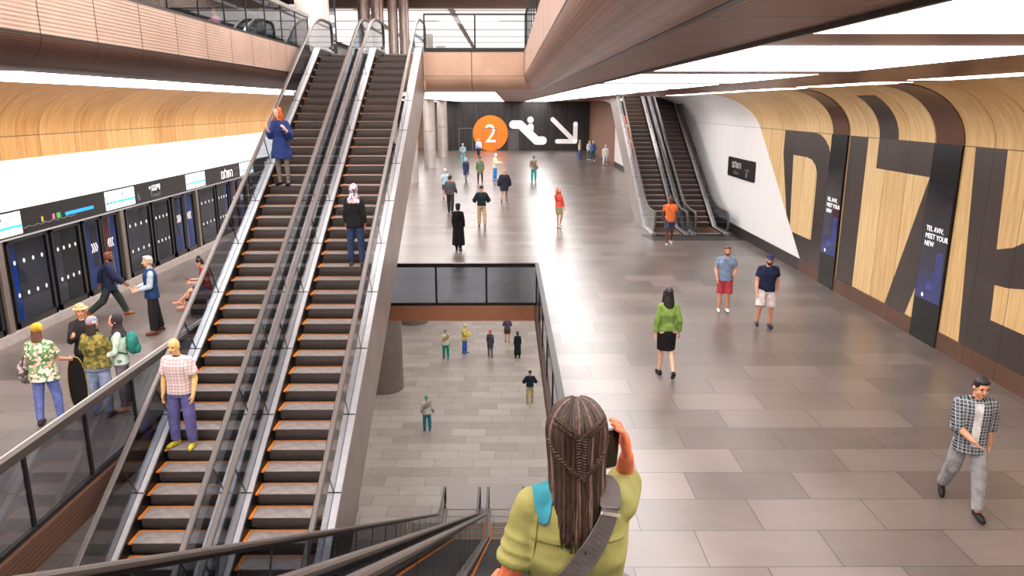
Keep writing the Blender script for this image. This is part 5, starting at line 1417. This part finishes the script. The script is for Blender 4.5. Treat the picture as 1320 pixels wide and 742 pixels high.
k.set('Base Color', k.ramp(n_, [(0.3, (132, 126, 66)), (0.7, (158, 151, 86))])); k.set('Roughness', 0.8)
k.bump(k.math('ADD', n_, k.math('MULTIPLY', n2_, 0.03)), 0.5, 0.05)
SH = k.m
mb = MB(); inf = 0.020
BW.torso(mb, 0.80 + 0.04, 1.47, inf, 28)
for kk in 'LR':
    BW.trap(mb, kk, 0.046, 0.058)
    e = J['sh' + kk].lerp(J['elb' + kk], 0.80 if kk == 'R' else 0.70)
    rnd_cone(mb, J['sh' + kk], e, 0.061, 0.062, 20, cap1=False)
    for t, rr in ((0.42, 0.0655), (0.60, 0.067), (0.74, 0.069), (0.80, 0.0665)):      # gathered folds of the rolled sleeve
        c0 = J['sh' + kk].lerp(J['elb' + kk], t * (1 if kk == 'R' else 0.87) - 0.02); c1 = J['sh' + kk].lerp(J['elb' + kk], t * (1 if kk == 'R' else 0.87) + 0.012)
        rnd_cone(mb, c0, c1, rr, rr, 20, cap0=False, cap1=False)
so = fluid(BW.fix(mb), 'shirt', SH, ow, 0.0065, 3, 0.5)
tx = bpy.data.textures.new('folds', 'CLOUDS'); tx.noise_scale = 0.11; tx.noise_depth = 1
ds = so.modifiers.new('folds', 'DISPLACE'); ds.texture = tx; ds.strength = 0.016; ds.mid_level = 0.5; ds.texture_coords = 'LOCAL'
def back_y(x, z, add=0.0):
    T = BW.TF
    for i in range(len(T) - 1):
        if z <= T[i + 1][0] or i == len(T) - 2:
            t = max(0, min(1.0, (z - T[i][0]) / (T[i + 1][0] - T[i][0]))); a = T[i][1] + (T[i + 1][1] - T[i][1]) * t; b = T[i][2] + (T[i + 1][2] - T[i][2]) * t; break
    a = a * 1.04 + inf; b = b * 1.04 + inf
    q = max(0.0, 1 - (abs(x) / a) ** 2.5)
    return b * q ** 0.4 + add
# seams of the yoke
mb = MB()
for x0, z0, x1, z1 in ((-0.15, 1.33, 0.15, 1.33), (0.155, 1.18, 0.13, 1.42)):
    mb.tube([(x0 + (x1 - x0) * i / 14, back_y(x0 + (x1 - x0) * i / 14, z0 + (z1 - z0) * i / 14, -0.001), z0 + (z1 - z0) * i / 14) for i in range(15)], 0.0025, 6)
BW.fix(mb).build('shirt_seam', C((116, 110, 52)), ow, True)
# teal cloth at the shoulder, edged black
mb = MB(); rows = []
for y, z, xa, xb in ((-0.03, 1.480, 0.072, 0.150), (0.02, 1.482, 0.074, 0.150), (0.05, 1.465, 0.078, 0.146), (0.075, 1.44, 0.084, 0.142), (0.092, 1.412, 0.090, 0.138), (0.10, 1.385, 0.102, 0.132)):
    rows.append([(xa + (xb - xa) * j / 6, y, z + 0.004 * math.sin(j * 1.7)) for j in range(7)])
vs = [p for r_ in rows for p in r_]; mb.add(vs, [(a * 7 + j, a * 7 + j + 1, a * 7 + j + 8, a * 7 + j + 7) for a in range(5) for j in range(6)])
o = BW.fix(mb).build('neck_cloth', C((52, 132, 146)), ow, True)
s = o.modifiers.new('fine', 'SUBSURF'); s.levels = s.render_levels = 2
s = o.modifiers.new('wrap', 'SHRINKWRAP'); s.target = so; s.wrap_method = 'NEAREST_SURFACEPOINT'; s.wrap_mode = 'ABOVE_SURFACE'; s.offset = 0.003
s = o.modifiers.new('thick', 'SOLIDIFY'); s.thickness = 0.004; s.offset = 1
mb = MB(); BW.torso(mb, 0.84, 1.0, 0.012)
for kk in 'LR':
    rnd_cone(mb, J['hip' + kk], J['knee' + kk], .10, .072); rnd_cone(mb, J['knee' + kk], J['ank' + kk], .072, .055, cap1=False)
fluid(BW.fix(mb), 'trousers', C((96, 98, 56)), ow, 0.012, 2)
for kk in 'LR':
    mb = MB(); rnd_cone(mb, J['heel' + kk], J['ball' + kk], .042, .045); rnd_cone(mb, J['ball' + kk], J['toe' + kk], .045, .034); rnd_cone(mb, J['ank' + kk], J['heel' + kk], .046, .04); fluid(BW.fix(mb), 'shoe', C((60, 40, 30)), ow, 0.011, 2)
# hair: a full mass, many strands over it, and two crossing braids with a middle plait
HW = m_hair('long_brown_hair', (34, 22, 17), (92, 66, 54), (40, 40, 1.2))
HS = [m_hair('hair_strand_%s' % n__, a_, b_, (60, 60, 2)) for n__, a_, b_ in (('dark', (30, 19, 15), (62, 42, 34)), ('mid', (50, 34, 27), (84, 60, 48)), ('light', (88, 64, 52), (138, 106, 88)))]
H = BW.Hp
def hair_pt(phi, t, lift=0.0):
    """t 0..1 from the crown down to the ends; phi 0 at the middle of the back, +-90 at the ears (local head frame)"""
    s_, c_ = math.sin(R(phi)), math.cos(R(phi))
    if t < 0.42:
        a = R(4 + 86 * t / 0.42)
        rx, ry, rz = 0.098 + lift, 0.106 + lift, 0.112 + lift
        return Vector((rx * math.sin(a) * s_, 0.018 + ry * math.sin(a) * c_, 0.030 + rz * math.cos(a)))
    q = (t - 0.42) / 0.58
    wx = (0.098 + lift) * (1 - 0.12 * math.sin(min(1, q * 1.6) * PI / 2)) * (1.0 + 0.16 * max(0, q - 0.35))
    wy = (0.106 + lift) * (1 - 0.32 * q)
    return Vector((wx * s_, 0.018 + wy * c_ + 0.055 * q * q + 0.012 * q, 0.030 - 0.36 * q))
mb = MB(); rows = []
for i in range(22):
    t = 0.02 + 0.93 * i / 21; row = []
    for j in range(28):
        ph = -180 + 360 * j / 28
        p = hair_pt(ph, t)
        if abs(ph) > 100:             # the front stays open for the face
            if t > 0.40: p.y = max(p.y, -0.01 + 0.10 * (t - .42) + 0.02)
            else: p.y = max(p.y, -0.078)
        row.append(H(*p))
    rows.append(row)
mb.rings(rows); fluid(BW.fix(mb), 'hair', HW, ow, 0.008, 2)
rs_ = random.Random(3)
sets = [MB(), MB(), MB()]
for i in range(210):
    ph = -112 + 224 * (i + rs_.random() * 0.7) / 210
    end = 0.93 + 0.09 * rs_.random() - 0.05 * abs(ph) / 112
    ca = rs_.random(); cb = 2 if (math.sin(ph * 0.21) + 0.5 * math.sin(ph * .57 + 1)) > 0.72 and ca < 0.75 else (1 if ca < 0.42 else 0)
    w_ = rs_.uniform(0.0025, 0.0052); lf = rs_.uniform(-0.002, 0.004); am = rs_.uniform(0, 2.5); fr = rs_.uniform(3, 7); p0_ = rs_.uniform(0, 6)
    pts = []
    for j in range(19):
        t = 0.015 + (end - 0.015) * j / 18
        p = hair_pt(ph + am * math.sin(fr * t + p0_) * (t > 0.3), t, lf)
        pts.append(H(*p))
    m_ = sets[cb]; rowz = []
    for j, p in enumerate(pts):
        d = (pts[min(j + 1, 18)] - pts[max(j - 1, 0)]).normalized(); sd = d.cross(Vector((0, 0.3, 1)) if abs(d.z) < 0.95 else Vector((0, 1, 0))).normalized(); up = sd.cross(d)
        tt = w_ * (1.0 if j < 15 else (19 - j) / 4.5)
        rowz.append([p + sd * tt * math.cos(2 * PI * q / 5) + up * tt * math.sin(2 * PI * q / 5) for q in range(5)])
    m_.rings(rowz)
for m_, mt_, nm_ in zip(sets, HS, ('dark', 'mid', 'light')):
    BW.fix(m_).build('hair_strands', mt_, ow, 'all')
def surf(x, z, lift=0.008):
    if z > 0.03:
        q = max(0.0, 1 - (x / 0.098) ** 2 - ((z - 0.030) / 0.112) ** 2); y = 0.018 + 0.106 * math.sqrt(q)
    else:
        qq = (0.03 - z) / 0.36; wx = 0.098 * (1 - 0.17 * math.sin(min(1, qq * 1.6) * PI / 2)); wy = 0.106 * (1 - 0.32 * qq)
        q = max(0.0, 1 - (x / wx) ** 2); y = 0.018 + wy * math.sqrt(q) + 0.055 * qq * qq + 0.012 * qq
    return Vector((x, y + lift, z))
def braid(ctrl, r, turns):
    mb = MB(); n = 60; path = []
    for i in range(n + 1):
        t = i / n * (len(ctrl) - 1); a = min(int(t), len(ctrl) - 2); f_ = t - a
        x = ctrl[a][0] + (ctrl[a + 1][0] - ctrl[a][0]) * f_; z = ctrl[a][1] + (ctrl[a + 1][1] - ctrl[a][1]) * f_
        path.append(surf(x, z))
    for kx in range(3):
        rowz = []
        for i, p in enumerate(path):
            d = (path[min(i + 1, n)] - path[max(i - 1, 0)]).normalized(); out = Vector((p.x * 1.2, p.y - 0.018, (p.z - 0.03) * 0.6)).normalized(); out = (out - d * out.dot(d)).normalized(); sd = d.cross(out)
            ph = 2 * PI * turns * i / n + 2 * PI * kx / 3
            tp = 1.0 - 0.25 * i / n
            c = p + sd * (r * 0.95 * tp * math.sin(ph)) + out * (r * 0.5 * tp * math.sin(2 * ph))
            rowz.append([H(*(c + sd * (r * 0.62 * tp * math.cos(2 * PI * q / 7)) + out * (r * 0.62 * tp * math.sin(2 * PI * q / 7)))) for q in range(7)])
        mb.rings(rowz)
    BW.fix(mb).build('braid', m_hair('braid_hair_%d' % len(bpy.data.materials), (34, 22, 17), (98, 70, 56), (90, 90, 40)), ow, 'all')
for sx in (-1, 1):
    braid([(sx * 0.078, 0.082), (sx * 0.05, 0.070), (sx * 0.022, 0.054), (0.0, 0.040)], 0.0105, 5)
    braid([(sx * 0.0965, 0.012), (sx * 0.082, -0.020), (sx * 0.05, -0.052), (sx * 0.022, -0.074), (0.0, -0.092)], 0.0095, 6)
braid([(0.0, 0.044), (0.0, 0.0), (0.0, -0.05), (0.0, -0.095)], 0.0125, 5)
# phone held at the ear
ph_ = empty('mobile_phone', ow.location, ow.rotation_euler.z, 'black mobile phone with white edge held to the ear of the woman in olive', 'phone')
fr_ = Matrix.Translation(Vector((-0.114, -0.005, 1.600))) @ Euler((R(12), R(6), R(-48))).to_matrix().to_4x4()
mb = MB(); pl_ = round_path([(0, -0.062), (0.032, -0.062), (0.032, 0.062), (-0.032, 0.062), (-0.032, -0.062), (0, -0.062)], 0.012, 4)[:-1]
mb.prism(pl_, 'x', -0.0035, 0.0035); mb.v = [tuple(fr_ @ Vector(p)) for p in mb.v]; BW.fix(mb).build('phone_body', M['black_gloss'], ph_)
mb = MB(); mb.sweep([(0, a * 1.02, c * 1.01) for a, c in pl_], [(-0.005, -0.001), (0.005, -0.001), (0.005, 0.001), (-0.005, 0.001)], up=(1, 0, 0), closed=True); mb.v = [tuple(fr_ @ Vector(p)) for p in mb.v]; BW.fix(mb).build('metal_edge', M['steel'], ph_)
# bag with its strap across the back
bg2 = empty('shoulder_bag', ow.location, ow.rotation_euler.z, 'grey shoulder bag with a wide strap across the back of the olive shirt', 'bag')
SM = C((98, 90, 88))
ctrl = [(-0.092, -0.06, 1.475), (-0.102, 0.03, 1.485), (-0.100, 0.085, 1.450), (-0.086, None, 1.40), (-0.038, None, 1.32), (0.02, None, 1.235), (0.078, None, 1.15), (0.118, None, 1.06), (0.135, None, 0.93), (0.185, 0.07, 0.86)]
cp = [Vector((x, back_y(x, z, 0.007) if y is None else y, z)) for x, y, z in ctrl]
pts = []
for i in range(len(cp) - 1):
    a, b_, c_, d_ = cp[max(i - 1, 0)], cp[i], cp[i + 1], cp[min(i + 2, len(cp) - 1)]
    for q in range(6):
        t = q / 6; pts.append(0.5 * ((2 * b_) + (c_ - a) * t + (2 * a - 5 * b_ + 4 * c_ - d_) * t * t + (3 * b_ - a - 3 * c_ + d_) * t ** 3))
pts.append(cp[-1])
def band(pts, w, th, i0=0, i1=None, lift=0.0):
    mb = MB(); rowz = []; n = len(pts)
    for i in range(i0, i1 if i1 is not None else n):
        p = pts[i]; d = (pts[min(i + 1, n - 1)] - pts[max(i - 1, 0)]).normalized()
        out = Vector((p.x * 0.7, p.y, 0 if p.z < 1.44 else (p.z - 1.40) * 3)).normalized(); out = (out - d * out.dot(d)).normalized(); sd = d.cross(out)
        rowz.append([p + sd * w / 2 + out * lift, p + sd * w / 2 + out * (lift + th), p - sd * w / 2 + out * (lift + th), p - sd * w / 2 + out * lift])
    mb.rings(rowz); return mb
BW.fix(band(pts, 0.075, 0.006)).build('strap', SM, bg2)
BW.fix(band(pts, 0.084, 0.006, 33, 38, 0.006)).build('strap_end', C((86, 80, 78)), bg2)
BW.fix(band(pts, 0.088, 0.008, 15, 17, 0.006)).build('buckle', M['steel'], bg2)
mb = MB(); c0 = pts[40]
mb.tube([c0 + Vector((0.032 * math.cos(2 * PI * i / 20), 0.014, 0.032 * math.sin(2 * PI * i / 20))) for i in range(20)], 0.006, 8, closed=True); BW.fix(mb).build('ring', M['steel'], bg2, True)
mb = MB(); ellip(mb, (0.235, 0.02, 0.80), (0.07, 0.15, 0.14)); fluid(BW.fix(mb), 'bag_body', SM, bg2, 0.012, 2)
mb = MB(); mb.box(0.185, 0.235, -0.02, 0.03, 1.04, 1.09); mb.cyl(0.21, 0.0, 1.06, 1.12, 0.014, 12); BW.fix(mb).build('metal_clasp', M['steel'], bg2)
# small things people hold
pm = empty('mobile_phone', wpt(os_, Bs, Bs.J['wrR'] + Bs.J['hdR'].normalized() * 0.10 + Vector((0, 0, 0.035))), os_.rotation_euler.z, 'mobile phone in the hand of the seated woman in red', 'phone')
mb = MB(); pl_ = round_path([(0, -0.07), (0.036, -0.07), (0.036, 0.07), (-0.036, 0.07), (-0.036, -0.07), (0, -0.07)], 0.012, 4)[:-1]
mb.prism(pl_, 'z', -0.004, 0.004); mb.build('phone_body', M['black_gloss'], pm)
lb_ = empty('longboard', (-7.16, 11.62, 0.0), R(24), 'dark longboard with yellow edge standing upright beside the camouflage top', 'longboard')
ov = [(0.13 * math.copysign(abs(math.cos(2 * PI * i / 32)) ** 0.8, math.cos(2 * PI * i / 32)), 0.49 + 0.48 * math.sin(2 * PI * i / 32)) for i in range(32)]
mb = MB(); mb.prism(ov, 'y', -0.010, 0.004); mb.build('deck', C((34, 30, 28)), lb_)
mb = MB(); mb.sweep([(a * 1.01, 0.0, 0.49 + (c - 0.49) * 1.006) for a, c in ov], [(-0.013, -0.004), (0.008, -0.004), (0.008, 0.004), (-0.013, 0.004)], up=(0, 1, 0), closed=True); mb.build('edge', C((196, 160, 66)), lb_)
for zz in (0.22, 0.76):
    mb = MB(); mb.box(-0.09, 0.09, 0.004, 0.03, zz - 0.02, zz + 0.02); tr = mb.build('truck', M['steel'], lb_)
    for sx in (-1, 1):
        mb = MB(); mb.rings([[(sx * xx, 0.045 + 0.03 * math.cos(2 * PI * i / 16), zz + 0.03 * math.sin(2 * PI * i / 16)) for i in range(16)] for xx in (0.07, 0.11)]); mb.build('wheel', C((190, 170, 90)), tr)
# ------------------------------------------------------------------ camera, world, view
cam = bpy.data.cameras.new('camera'); co_ = bpy.data.objects.new('camera', cam); col.objects.link(co_)
co_.location = (0, 0, 5.0)
co_.rotation_euler = (R(90 - 13.83), 0, -math.atan(5 / 955))
cam.sensor_width = 36.0; cam.lens = 955 * 36.0 / 1320
cam.clip_start = 0.05; cam.clip_end = 300
scene.camera = co_
w = bpy.data.worlds.new('world'); scene.world = w; w.use_nodes = True
w.node_tree.nodes['Background'].inputs[0].default_value = (0.85, 0.88, 0.95, 1)
w.node_tree.nodes['Background'].inputs[1].default_value = 0.25
scene.view_settings.view_transform = 'Standard'
scene.view_settings.look = 'None'
scene.view_settings.gamma = 1.0
scene.view_settings.use_curve_mapping = False
scene.view_settings.exposure = 0.1
scene.cycles.max_bounces = 6
scene.cycles.transparent_max_bounces = 16
scene.cycles.use_denoising = True
scene.cycles.use_adaptive_sampling = False
scene.cycles.sample_clamp_indirect = 4.0
